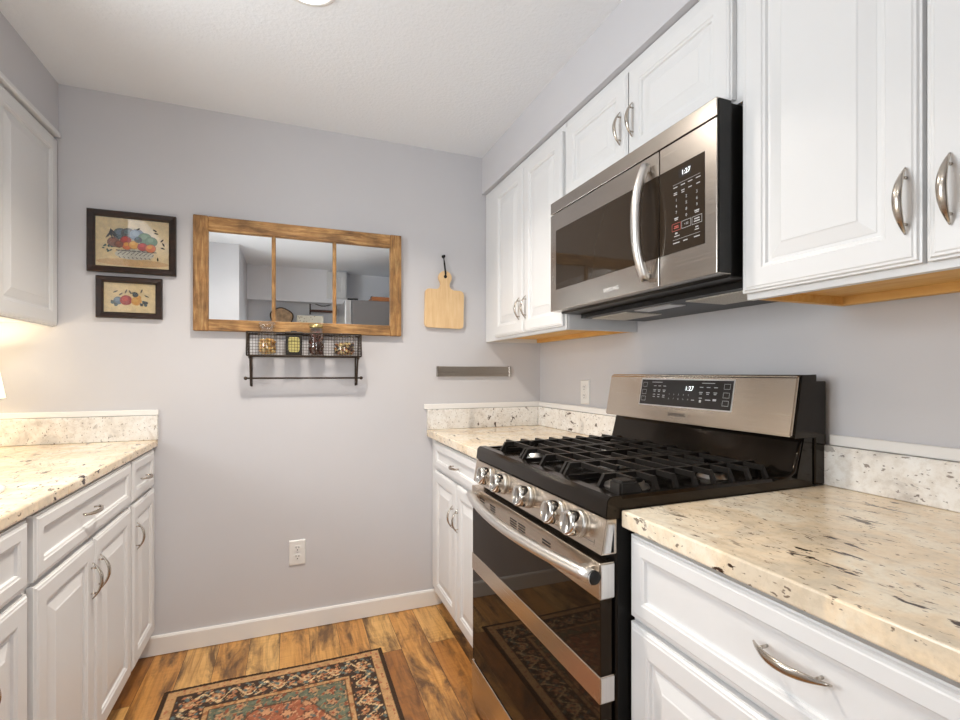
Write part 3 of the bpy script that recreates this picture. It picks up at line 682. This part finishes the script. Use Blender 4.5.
PC = {k: plain('print_'+k, S(*c), .8, 0, .12, 60) for k, c in dict(paper=(232, 210, 160), red=(168, 44, 40), dark=(44, 52, 58), blue=(86, 116, 140), green=(96, 132, 104), teal=(58, 92, 100), gold=(220, 160, 62), orange=(206, 110, 56), brown=(124, 66, 42), black=(40, 36, 34), table=(214, 176, 120), pale=(206, 204, 190), rose=(196, 66, 56), rust=(150, 82, 52), straw=(232, 182, 92), sage=(122, 152, 124), haze=(112, 142, 164)).items()}
PK = list(PC)
def picture(cx, z0, w, h, bw, shapes, label, dark=None):
    x0, x1, z1 = cx-w/2, cx+w/2, z0+h
    t = thing('framed_picture', (cx, -.001, z0), label, 'picture', 'framed fruit prints')
    bm = B(); O = (x0, -.003, z0); rings = []
    nested_frame = [(0, 0), (0, .016), (.004, .020), (bw*.75, .017), (bw, .011), (bw, .004)]
    for ins, ht in nested_frame:
        rings.append([bm.verts.new((x0+a*ins+b, -.001-ht, z0+c*ins+d)) for a, b, c, d in ((1, 0, 1, 0), (-1, w, 1, 0), (-1, w, -1, h), (1, 0, -1, h))])
    for A, C_ in zip(rings, rings[1:]):
        for k in range(4): bm.faces.new((A[k], A[(k+1) % 4], C_[(k+1) % 4], C_[k]))
    obj('frame', bm, M['dark_frame'], t)
    bm = B(); U, V = (1, 0, 0), (0, 0, 1); O = (x0+bw, -.0055, z0+bw); iw, ih = w-2*bw, h-2*bw
    quad(bm, O, U, V, -.004, iw+.004, -.004, ih+.004, 0, 0)
    for q, (a, b, ra, rb, rot, k) in enumerate(shapes): disc(bm, O, U, V, a*iw, b*ih, ra*iw, rb*iw, .0003+q*.00003, PK.index(k), 16, rot)
    obj('print', bm, [PC[k] for k in PK], t, False)
    bm = B(); box(bm, x0+bw-.002, x1-bw+.002, -.0085, -.0075, z0+bw-.002, z1-bw+.002); obj('glazing', bm, M['clear_glass'], t)
rs = random.Random(5); sh = [(.5, .10, .5, .06, 0, 'table')]
sh += [(.52, .27, .27, .085, 0, 'pale')]
for k in range(34):   # lattice of the basket
    sh.append((.29+.0145*k, .27+(.07, 0, -.07, .035)[k % 4], .020, .0055, .8 if k % 2 else -.8, 'black'))
sh += [(.30+.07*k, .34, .035, .008, 0, 'black') for k in range(8)]
for a, b, r, k in ((.24, .50, .075, 'brown'), (.33, .68, .085, 'teal'), (.43, .70, .08, 'dark'), (.55, .68, .09, 'blue'), (.66, .62, .085, 'green'), (.75, .56, .075, 'green'), (.40, .55, .065, 'red'), (.42, .44, .06, 'orange'), (.51, .47, .062, 'gold'), (.57, .58, .045, 'dark'), (.63, .44, .062, 'red'), (.74, .42, .065, 'orange'), (.31, .46, .05, 'brown')):
    sh.append((a, b, r*1.12+.004, r*1.02+.004, .2, 'black')); sh.append((a, b, r*1.12, r*1.02, .2, k)); sh.append((a-.012, b+.03, r*.55, r*.45, .3, {'red': 'rose', 'teal': 'blue', 'dark': 'teal', 'brown': 'rust', 'gold': 'straw', 'orange': 'gold', 'green': 'sage', 'blue': 'haze'}[k]))
for k in range(7): sh.append((.17+.014*k, .64+.03*(k % 3), .062, .010, 1.0+.25*k, 'dark'))
for k in range(10): sh.append((.10+rs.random()*.12, .30+rs.random()*.14, .018, .010, rs.random()*3, 'teal'))
for a, b in ((.82, .74), (.80, .80), (.90, .60), (.91, .44), (.84, .20), (.92, .52), (.57, .80)): sh.append((a, b, .032, .011, rs.random()*3, 'black'))
picture(-1.9365, 1.623, .313, .256, .0265, sh, 'larger dark framed print of a bowl of fruit, upper of the two pictures')
sh = []
for a, b, r, k in ((.27, .40, .085, 'blue'), (.42, .42, .11, 'red'), (.62, .40, .095, 'gold'), (.66, .52, .05, 'gold'), (.60, .62, .055, 'dark'), (.77, .36, .035, 'dark'), (.72, .28, .03, 'dark'), (.80, .27, .03, 'teal'), (.82, .35, .028, 'dark'), (.17, .34, .04, 'teal'), (.23, .26, .035, 'teal')):
    sh.append((a, b, r*1.08, r*1.05, .2, k)); sh.append((a-.02, b+.04, r*.55, r*.48, .3, {'red': 'rose', 'dark': 'teal', 'blue': 'haze', 'teal': 'dark', 'gold': 'straw'}[k]))
for a, b, ro in ((.22, .70, .5), (.42, .72, 1.2), (.50, .70, 2), (.72, .75, 1.2), (.82, .58, 2.7), (.56, .68, .3), (.32, .62, .7)): sh.append((a, b, .048, .014, ro, 'black'))
picture(-1.947, 1.435, .232, .172, .0245, sh, 'smaller dark framed print of three fruits, lower of the two pictures')

# wire basket shelf
BX0, BX1, BY, BZ0, BZ1 = -1.497, -1.012, -.122, 1.283, 1.385
t = thing('wire_basket_shelf', (-1.2545, -.001, 1.14), 'dark wire basket shelf with towel bar holding four jars below the mirror', 'shelf')
bm = B(); wr = .00085
nx = 40
for i in range(1, nx):
    x = BX0+(BX1-BX0)*i/nx; tube(bm, [(x, BY, BZ1), (x, BY, BZ0), (x, -.006, BZ0)], wr, 4)
for k in range(1, 8):
    z = BZ0+(BZ1-BZ0)*k/8; tube(bm, [(BX0, -.006, z), (BX0, BY, z), (BX1, BY, z), (BX1, -.006, z)], wr, 4)
for k in range(1, 9):
    y = -.006+(BY+.006)*k/9; tube(bm, [(BX0, y, BZ1), (BX0, y, BZ0), (BX1, y, BZ0), (BX1, y, BZ1)], wr, 4)
obj('wire_mesh', bm, M['wire'], t)
bm = B()
for z in (BZ0, BZ1): tube(bm, [(BX0, -.005, z), (BX0, BY, z), (BX1, BY, z), (BX1, -.005, z)], .0034, 8, closed=True)
for x in (BX0, BX1):
    for y in (BY, -.005): tube(bm, [(x, y, BZ0), (x, y, BZ1)], .003, 8)
obj('basket_rim', bm, M['wire'], t)
for x in (BX0+.012, BX1-.012):
    bm = B(); tube(bm, [(x, -.006, BZ0), (x, -.004, 1.20), (x, -.004, 1.145)], .0042, 8)
    tube(bm, [(x, BY+.02, BZ0-.002), (x, BY+.035, BZ0-.03), (x, -.075, 1.23), (x, -.060, 1.185), (x, -.050, 1.15)], .0042, 8)
    tube(bm, [(x, -.004, 1.16), (x, -.055, 1.181)], .0038, 8)
    lathe(bm, (x, BY+.012, BZ0-.006), [(.002, -.006), (.009, -.004), (.009, .004), (.002, .006)], (1, 0, 0), 12); obj('bracket', bm, M['wire'], t)
bm = B(); tube(bm, [(BX0-.006, -.060, 1.183), (BX1+.006, -.060, 1.183)], .0042, 10)
for x in (BX0-.008, BX1+.008): lathe(bm, (x, -.060, 1.183), [(.002, -.008), (.007, -.005), (.008, 0), (.007, .005), (.002, .008)], (1, 0, 0), 12)
obj('towel_bar', bm, M['wire'], t)
# jars
F = BZ0+.004
def bits(bm, cx, cy, z0, z1, r, n, size, mats, seed):
    q = random.Random(seed)
    for i in range(n):
        a = q.random()*6.283; rr = r*math.sqrt(q.random()); z = z0+(z1-z0)*q.random(); s = size*(.7+.6*q.random())
        m4 = Matrix.Translation((cx+rr*math.cos(a), cy+rr*math.sin(a), z)) @ Matrix.Rotation(q.random()*6, 4, (q.random(), q.random(), q.random()+.1)) @ Matrix.Diagonal((s, s*.75, s*.6, 1))
        g = bmesh.ops.create_icosphere(bm, subdivisions=1, radius=1, matrix=m4); mi = q.randrange(mats)
        for v in g['verts']:
            for f in v.link_faces: f.material_index = mi; f.smooth = True
nut = [plain('shelled_nut', S(240, 208, 140), .6, 0, .2, 90), plain('toasted_nut', S(222, 170, 92), .6, 0, .2, 90)]
bean = [plain('dark_bean', S(74, 38, 26), .35, 0, .3, 90), plain('red_bean', S(112, 56, 38), .35, 0, .3, 90)]
mixn = [plain('pale_trail_nut', S(244, 214, 150), .6, 0, .2, 90), plain('brown_trail_nut', S(190, 124, 66), .6, 0, .2, 90), plain('dark_raisin', S(62, 36, 24), .5, 0, .2, 90)]
jy = -.063
def jar(name, x, r, prof, fill_z, mats, n, size, lid, label, seed):
    t = thing(name, (x, jy, F), label, 'jar', 'jars in the wire basket')
    bm = B(); lathe(bm, (x, jy, F), prof, seg=28, cap=False); obj('glass', bm, M['clear_glass'], t)
    bm = B(); bits(bm, x, jy, F+size+.002, fill_z, r-size*.75-.002, n, size, len(mats), seed); o = obj('contents', bm, mats, t); o['kind'] = 'stuff'
    bm = B(); lathe(bm, (x, jy, F), lid[0], seg=28); obj('lid', bm, lid[1], t)
jar('glass_jar', -1.418, .040, [(.001, .001), (.038, .001), (.040, .006), (.040, .085), (.036, .100), (.030, .108), (.030, .128)], F+.068, nut, 200, .0095,
    ([(.0, .125), (.033, .125), (.036, .128), (.036, .140), (.030, .147), (.012, .149), (0, .149)], M['clear_glass']), 'glass jar of pale shelled nuts at the left end of the wire basket', 1)
t = thing('storage_tin', (-1.306, jy, F), 'small black tin with yellow label between the two left jars in the wire basket', 'tin')
bm = B(); box(bm, -1.340, -1.272, jy-.030, jy+.030, F, F+.092, .004); obj('body', bm, M['slot'], t)
bm = B(); box(bm, -1.344, -1.268, jy-.034, jy+.034, F+.094, F+.106, .003); tube(bm, [(-1.318, jy, F+.105), (-1.318, jy, F+.110), (-1.294, jy, F+.110), (-1.294, jy, F+.105)], .002, 6); obj('lid', bm, M['slot'], t)
bm = B(); P = [(x, jy-.0302, z) for x, y, z in [(p[0], 0, p[1]) for p in rrect(-1.330, -1.282, F+.014, F+.082, .012, 0)]]; prism(bm, P, (0, -.0008, 0)); o = obj('paper_label', bm, plain('yellow_label', S(200, 188, 116), .6, 0, .1, 60), t); o['label'] = 'plain yellow label'
jar('glass_jar', -1.209, .036, [(.001, .001), (.034, .001), (.036, .006), (.036, .105), (.030, .122), (.028, .128)], F+.108, bean, 330, .0090,
    ([(.0, .128), (.030, .128), (.031, .131), (.031, .142), (.028, .145), (0, .145)], plain('brass_lid', S(196, 176, 120), .3, .8, .05)), 'tall glass jar of dark red-brown beans, third from the left in the basket', 2)
jar('glass_jar', -1.083, .052, [(.001, .001), (.050, .001), (.053, .008), (.053, .070), (.050, .078), (.046, .082), (.046, .092)], F+.058, mixn, 260, .0095,
    ([(.0, .090), (.048, .090), (.051, .093), (.051, .100), (.046, .104), (0, .105)], M['clear_glass']), 'wide squat glass jar of mixed brown nuts at the right end of the basket', 3)

# cutting board and its hook
bm = B(); cx, zb = -.569, 1.441; hw = .105
P = []
def arc(ccx, ccz, r, a0, a1, n=8): return [(ccx+r*math.cos(math.radians(a0+(a1-a0)*k/n)), ccz+r*math.sin(math.radians(a0+(a1-a0)*k/n))) for k in range(n+1)]
P += arc(cx-hw+.018, zb+.018, .018, 180, 270) + arc(cx+hw-.018, zb+.018, .018, 270, 360) + arc(cx+hw-.022, zb+.200-.022, .022, 0, 90)
P += arc(cx+.046, zb+.224, .024, 270, 180, 5) + arc(cx, zb+.263, .036, -50, 230, 18) + arc(cx-.046, zb+.224, .024, 0, -90, 5) + arc(cx-hw+.022, zb+.200-.022, .022, 90, 180)
ro = Matrix.Rotation(math.radians(1.2), 3, 'Y'); pv = Vector((cx, 0, zb+.265))
P3 = [tuple(ro @ (Vector((x, -.004, z))-pv)+pv) for x, z in P]
prism(bm, P3, (0, -.018, 0), bev=.002)
cb_ = thing('cutting_board', (cx, -.012, zb), 'pale wooden cutting board with a round handle hanging on the back wall', 'cutting board')
obj('board', bm, M['maple'], cb_)
bm = B(); lathe(bm, (cx, -.0225, zb+.268), [(.0085, 0), (.0085, .0012), (0, .0012)], (0, -1, 0), 18); obj('hanging_hole', bm, M['slot'], cb_)
bm = B(); tube(bm, [(cx, -.024, zb+.268), (cx-.002, -.026, zb+.285), (cx-.004, -.016, zb+.330), (cx-.005, -.010, zb+.374), (cx-.001, -.014, zb+.340), (cx+.002, -.026, zb+.285), (cx, -.024, zb+.266)], .0028, 6); obj('leather_cord', bm, M['black_plastic'], cb_)
bm = B(); lathe(bm, (cx-.005, -.0005, zb+.376), [(.009, 0), (.009, .003), (.004, .004), (.004, .014), (.0065, .016), (.0065, .019), (0, .020)], (0, -1, 0), 16); tag(obj('wall_hook', bm, M['black_plastic']), 'small black hook on the back wall carrying the cutting board', 'hook')
# magnetic knife strip
t = thing('knife_strip', (-.403, -.001, 1.189), 'empty stainless magnetic knife strip on the back wall over the far counter', 'knife rack')
bm = B(); box(bm, -.612, -.194, -.017, -.001, 1.189, 1.241, .0015, 1); obj('bar', bm, steel('strip_steel', (.46, .42, .37, 1), .28, 0), t)
for x0, x1 in ((-.613, -.604), (-.202, -.193)):
    bm = B(); box(bm, x0, x1, -.018, -.001, 1.188, 1.242, .001, 1); obj('end_cap', bm, M['steel_mw'], t)
# outlets
def outlet(O, U, label):
    U = Vector(U); V = Vector((0, 0, 1)); Nn = U.cross(V); O = Vector(O)
    t = thing('wall_outlet', O, label, 'outlet', 'white wall outlets')
    bm = B(); pr = [(0, 0), (0, .003), (.003, .006), (.006, .0065)]; nested(bm, O-U*.036-V*.058+Nn*.0005, U, V, Nn, .072, .116, pr); obj('cover_plate', bm, M['plastic_white'], t)
    for s in (-1, 1):
        bm = B(); c = O+V*s*.0205+Nn*.0068; P = [c+U*(.0165*math.cos(a))+V*max(-.0135, min(.0135, .0165*math.sin(a))) for a in [2*math.pi*k/24 for k in range(24)]]; prism(bm, P, Nn*.0025)
        r = obj('receptacle', bm, M['plastic_white'], t)
        bm = B()
        for a, hh in ((-.0063, .0085), (.0063, .007)): quad(bm, c, U, V, a-.0013, a+.0013, .001, .001+hh, .0028)
        disc(bm, c, U, V, 0, -.007, .0028, .0028, .0028, 0, 12); obj('slot', bm, M['slot'], r, False)
    bm = B(); disc(bm, O+Nn*.0072, U, V, 0, 0, .0032, .0032, .0003, 0, 12); obj('screw', bm, M['steel_light'], t, False)
outlet((-1.290, 0, .363), (1, 0, 0), 'white duplex outlet low on the back wall above the baseboard')
outlet((0, -.456, 1.115), (0, -1, 0), 'white duplex outlet on the right wall just left of the range')

# ------------------------------------------------------------------ table lamp on the left counter
t = thing('table_lamp', (-2.42, -.17, CTL), 'small lit table lamp with white shade at the left edge on the counter', 'lamp')
lx, ly = -2.42, -.17
bm = B(); lathe(bm, (lx, ly, CTL+.0005), [(.055, 0), (.056, .008), (.03, .02), (.022, .04), (.045, .085), (.042, .13), (.016, .16), (.010, .19), (.010, .25)], seg=28); obj('base', bm, M['porcelain'], t)
sm, nt, b = new_mat('lit_lamp_shade'); b.inputs['Base Color'].default_value = S(250, 244, 230); b.inputs['Roughness'].default_value = .8
b.inputs['Emission Color'].default_value = S(255, 236, 205); b.inputs['Emission Strength'].default_value = .9
bm = B(); lathe(bm, (lx, ly, 1.114), [(.128, 0), (.096, .190)], seg=40, cap=False); o = obj('shade', bm, sm, t); so = o.modifiers.new('thickness', 'SOLIDIFY'); so.thickness = .002
bm = B(); lathe(bm, (lx, ly, 1.17), [(.012, 0), (.014, .02), (.026, .05), (.022, .075), (0, .085)], seg=20); obj('bulb', bm, emit('warm_bulb', S(255, 225, 180), 4), t)
for z, pw in ((1.21, 2.6),):
    d = bpy.data.lights.new('lamp_bulb_light', 'POINT'); d.energy = pw*.6; d.color = (1, .80, .52); d.shadow_soft_size = .03
    o = bpy.data.objects.new('lamp_bulb_light', d); COL.objects.link(o); o.location = (lx, ly, 1.27)
# ------------------------------------------------------------------ ceiling lights
for i, (lx, ly, pw) in enumerate(CEIL_LIGHTS):
    lab = ['round recessed ceiling light at the top edge of the picture', 'unseen recessed ceiling light added overhead as fill, just above the top of the picture'][i]
    t = thing('ceiling_light', (lx, ly, 2.355), lab, 'light', 'recessed ceiling lights')
    bm = B(); lathe(bm, (lx, ly, ZC), [(.070, -.001), (.070, -.008), (.074, -.011), (.088, -.006), (.090, -.001)], seg=40, cap=False); obj('trim_ring', bm, M['trim'], t)
    bm = B(); lathe(bm, (lx, ly, ZC-.010), [(.070, 0), (.070, .008), (0, .008)], seg=40); obj('lens', bm, emit('lit_lens', (1, .97, .92, 1), 5), t)

# ------------------------------------------------------------------ rug
def rug():
    x0, x1, y1, y0 = -1.762, -.950, -.304, -1.90
    stp = .004; nx = int(round((x1-x0)/stp)); ny = int(round((y1-y0)/stp))
    xs = np.linspace(x0, x1, nx+1); ys = np.linspace(y0, y1, ny+1); X, Y = np.meshgrid(xs, ys)
    u = np.minimum(X-x0, x1-X); v = np.minimum(Y-y0, y1-Y); d = np.minimum(u, v)        # distance to the nearest edge
    along = np.where(u < v, Y, X)
    rg = np.random.default_rng(4)
    def nz(fr, seed):
        r = np.random.default_rng(seed); out = np.zeros_like(X)
        for k in range(9):
            a = r.uniform(0, 6.28); f = fr*r.uniform(.6, 1.6); out += np.sin((X*math.cos(a)+Y*math.sin(a))*f+r.uniform(0, 6.28))
        return out/3
    def lin(r, g, b): return np.array(S(r, g, b)[:3])
    C = np.zeros(X.shape+(3,)); C[:] = lin(202, 162, 116)
    C *= (1+.10*nz(120, 1))[..., None]
    def put(mask, col, var=.12, seed=9):
        c = lin(*col)[None, None, :]*(1+var*nz(150, seed))[..., None]; C[mask] = c[mask] if c.shape == C.shape else c
    bd = (d > .055) & (d < .150); put(bd, (48, 46, 50))
    # flowers and scrolls in the dark border
    pitch = .105
    k = np.round(along/pitch); a = along-k*pitch; c = d-.1025
    def blob(a, c, r, lob, ph=0):
        rr = np.hypot(a, c); th = np.arctan2(c, a); return rr < r*(1+.22*np.cos(lob*th+ph))
    put(bd & blob(a, c, .027, 6), (30, 28, 32)); put(bd & blob(a, c, .022, 6), (184, 122, 88), seed=3); put(bd & blob(a, c, .013, 6, 1), (216, 184, 140)); put(bd & blob(a, c, .006, 5), (120, 62, 54))
    a2 = along-(np.floor(along/pitch)+.5)*pitch
    put(bd & blob(a2, c-.018, .013, 5), (190, 130, 94)); put(bd & blob(a2, c+.020, .011, 5, 1), (92, 118, 114)); put(bd & blob(a2, c-.018, .005, 5), (90, 50, 44))
    sc = np.abs(c-.028*np.sin(along*2*math.pi/pitch*1.0+1.2)); put(bd & (sc < .0042), (232, 208, 164))
    sc = np.abs(c+.034*np.sin(along*2*math.pi/pitch*2.0)); put(bd & (sc < .0026), (206, 170, 128))
    q = nz(170, 21); put(bd & (q > 1.05), (184, 122, 90)); q = nz(190, 22); put(bd & (q > .95), (214, 184, 142)); q = nz(180, 23); put(bd & (q > .95), (84, 116, 120))
    for lo, hi, col in ((.051, .055, (60, 42, 36)), (.150, .153, (60, 42, 36)), (.170, .173, (84, 58, 46))): put((d > lo) & (d < hi), col)
    q = nz(200, 30); put((d > .153) & (d < .170) & (q > .3), (170, 116, 80))
    q = nz(230, 31); put((d > .018) & (d < .051) & (q > .85), (176, 112, 84))
    fld = d >= .173; put(fld, (98, 118, 104), .18)
    kx = np.round(X/.062); ky = np.round((Y+kx*.031)/.062); aa = X-kx*.062; cc = Y+kx*.031-ky*.062
    put(fld & blob(aa, cc, .021, 5), (52, 78, 78)); put(fld & blob(aa, cc, .015, 5, 1), (196, 150, 116)); put(fld & blob(aa, cc, .006, 5), (150, 74, 58))
    q = nz(140, 40); put(fld & (np.abs(q) < .12), (178, 152, 116)); q = nz(160, 41); put(fld & (q > 1.0), (150, 84, 66))
    mx, my = (x0+x1)/2, (y0+y1)/2
    th = np.arctan2((Y-my)/2.2, X-mx); rr = np.hypot(X-mx, (Y-my)/2.2); R0 = .262*(1+.018*np.cos(10*th))
    put(fld & (rr < R0+.004), (92, 66, 56)); med = fld & (rr < R0); put(med, (168, 98, 76), .16)
    kx = np.round(X/.07); ky = np.round((Y+kx*.035)/.07); aa = X-kx*.07; cc = Y+kx*.035-ky*.07
    put(med & blob(aa, cc, .022, 6), (92, 62, 58)); put(med & blob(aa, cc, .016, 6), (208, 156, 118)); q = nz(150, 43); put(med & (np.abs(q) < .10), (206, 160, 124)); q = nz(170, 44); put(med & (q > 1.0), (84, 104, 106))
    put(d < .018, (38, 36, 38), .06)
    mute = lin(164, 124, 86); C = C*.78+mute*.22*(.55+.45*C.mean(-1, keepdims=True)/.25)
    C *= (1+.07*rg.standard_normal(X.shape))[..., None]; C = np.clip(C, 0, 1)
    wav = .003*np.sin((X-x0)*9.0)*np.clip(1-(y1-Y)/.25, 0, 1)
    Z = .0055+.0006*rg.standard_normal(X.shape)-.0035*(d < .002)
    P = np.stack([X, Y+wav, Z], -1).reshape(-1, 3)
    w_ = nx+1; i = np.arange(ny)[:, None]*w_+np.arange(nx)[None, :]; q = np.stack([i, i+1, i+1+w_, i+w_], -1).reshape(-1, 4)
    # rim down to the floor
    ring = list(range(w_)) + [r*w_+nx for r in range(1, ny+1)] + [ny*w_+c for c in range(nx-1, -1, -1)] + [r*w_ for r in range(ny-1, 0, -1)]
    base = len(P); low = P[ring].copy(); low[:, 2] = .0005; P = np.vstack([P, low]); n = len(ring)
    faces = q.tolist()+[[ring[j], base+j, base+(j+1) % n, ring[(j+1) % n]] for j in range(n)]
    off = np.array([(x0+x1)/2, (y0+y1)/2, 0]); me = bpy.data.meshes.new('rug'); me.from_pydata((P-off).tolist(), [], faces); me.update()
    ca = me.color_attributes.new('weave', 'FLOAT_COLOR', 'POINT'); full = np.ones((len(P), 4)); full[:base, :3] = C.reshape(-1, 3); full[base:, :3] = lin(38, 36, 38)
    ca.data.foreach_set('color', full.astype(np.float32).ravel())
    m, nt, b = new_mat('woven_rug'); at = nt.nodes.new('ShaderNodeVertexColor'); at.layer_name = 'weave'
    n_ = noise(nt, coords(nt), 420, 3); nt.links.new(mixc(nt, .5, at.outputs[0], ramp(nt, [(.3, (.62, .62, .62, 1)), (.7, (1, 1, 1, 1))], n_.outputs['Fac']).outputs[0], 'MULTIPLY'), b.inputs['Base Color'])
    b.inputs['Roughness'].default_value = .95; b.inputs['Specular IOR Level'].default_value = .1; bump(nt, b, n_.outputs['Fac'], .4, .002)
    me.materials.append(m); o = bpy.data.objects.new('rug', me); COL.objects.link(o); o.location = off
    tag(o, 'oriental rug with dark floral border and black edge on the wooden floor', 'rug')
rug()

# ------------------------------------------------------------------ behind the camera, seen in the mirror
t = thing('refrigerator', (-.43, -2.85, 0), 'tall grey refrigerator reflected at the right of the mirror', 'refrigerator')
bm = B(); box(bm, -.76, -.03, -3.22, -2.475, .0, 1.93, .006); obj('body', bm, M['fridge'], t)
bm = B(); box(bm, -.83, -.765, -3.22, -2.475, .08, 1.925, .01); dr = obj('door', bm, M['steel_light'], t)
bm = B(); box(bm, -.80, -.70, -2.52, -2.49, 1.931, 1.945, .003); obj('hinge_cover', bm, M['black_plastic'], t)
t = thing('wooden_tray', (-.35, -2.62, 1.932), 'wooden tray lying on top of the refrigerator in the mirror', 'tray')
bm = B(); box(bm, -.56, -.10, -2.82, -2.50, 1.932, 1.942, .002)
for a in ((-.56, -.545, -2.82, -2.50), (-.115, -.10, -2.82, -2.50), (-.545, -.115, -2.82, -2.805), (-.545, -.115, -2.515, -2.50)): box(bm, *a, 1.942, 1.975, .003)
obj('tray_body', bm, M['tray_wood'], t)
bm = B(); tube(bm, [(-.545, -2.70, 1.972), (-.545, -2.70, 1.995), (-.545, -2.62, 1.995), (-.545, -2.62, 1.972)], .005, 8); obj('handle', bm, M['wire'], t)
bm = B(); box(bm, -1.64, -.86, -3.448, -3.20, 1.66, 1.69, .003); tag(obj('wall_shelf', bm, M['trim']), 'white wall shelf on the far wall behind the camera, reflected low in the mirror', 'shelf')
bm = B(); c = (-1.415, -3.30, 1.69+.118); P = [(.118*(1+.05*math.sin(3*a+.5)+.03*math.sin(5*a)), a) for a in [2*math.pi*k/36 for k in range(36)]]
t = thing('wood_slice', (-1.415, -3.30, 1.69), 'round wood slice with dark bark rim reflected behind the first mirror bar', 'decoration')
Q = [Vector((c[0]+r*math.cos(a), c[1], c[2]+r*math.sin(a))) for r, a in P]; zmin = min(q.z for q in Q); Q = [q-Vector((0, 0, zmin-1.6905)) for q in Q]
prism(bm, Q, (0, -.04, 0)); o = obj('bark', bm, M['bark'], t); o['label'] = 'dark bark rim'
cc = sum(Q, Vector())/len(Q); bm = B(); prism(bm, [cc+(q-cc)*.90+Vector((0, .002, 0)) for q in Q], (0, -.01, 0)); o = obj('cut_face', bm, M['slice'], t); o['label'] = 'pale cut wood face'
m, nt, b = new_mat('speckled_tissue_box'); v = N(nt, 'ShaderNodeTexVoronoi', Scale=38); nt.links.new(coords(nt), v.inputs['Vector'])
nt.links.new(ramp(nt, [(.16, S(150, 120, 60)), (.24, S(240, 234, 214))], v.outputs['Distance']).outputs[0], b.inputs['Base Color']); b.inputs['Roughness'].default_value = .6
bm = B(); box(bm, -1.26, -.985, -3.33, -3.22, 1.6905, 1.84, .004); tag(obj('patterned_box', bm, m), 'white box with small dark flecks reflected in the middle mirror pane', 'box')
t = thing('wall_rack', (-1.0, -3.40, 1.90), 'black iron wall rack with a drooping chain and wooden bar in the mirror', 'rack')
bm = B()
for x in (-1.115, -.83): tube(bm, [(x, -3.44, 1.88), (x, -3.44, 2.09)], .007, 8); tube(bm, [(x, -3.449, 1.93), (x, -3.40, 1.93)], .006, 8)
tube(bm, [(-.86, -3.44, 2.085), (-.80, -3.44, 2.085)], .007, 8); obj('iron_post', bm, M['wire'], t)
bm = B(); tube(bm, [(-1.115+.285*k/12, -3.44, 2.03-.05*math.sin(math.pi*k/12)) for k in range(13)], .005, 6); obj('chain', bm, M['wire'], t)
bm = B(); box(bm, -1.115, -.83, -3.445, -3.40, 1.905, 1.93, .002); obj('wooden_bar', bm, wood('dark_bar', [S(50, 26, 16), S(86, 46, 28), S(110, 64, 40)], 0), t)
t = thing('upper_cabinet', (-.835, -3.29, 2.05), 'white wall cabinet with panel door reflected left of the fridge in the mirror', 'cabinet', 'white wall cabinets')
bm = B(); box(bm, -.945, -.725, -3.298, -3.28, 2.05, 2.355); obj('carcass', bm, M['white'], t)
bm = B(); nested(bm, (-.940, -3.26, 2.055), (1, 0, 0), (0, 0, 1), (0, 1, 0), .21, .295, DOOR); obj('door', bm, M['white'], t)
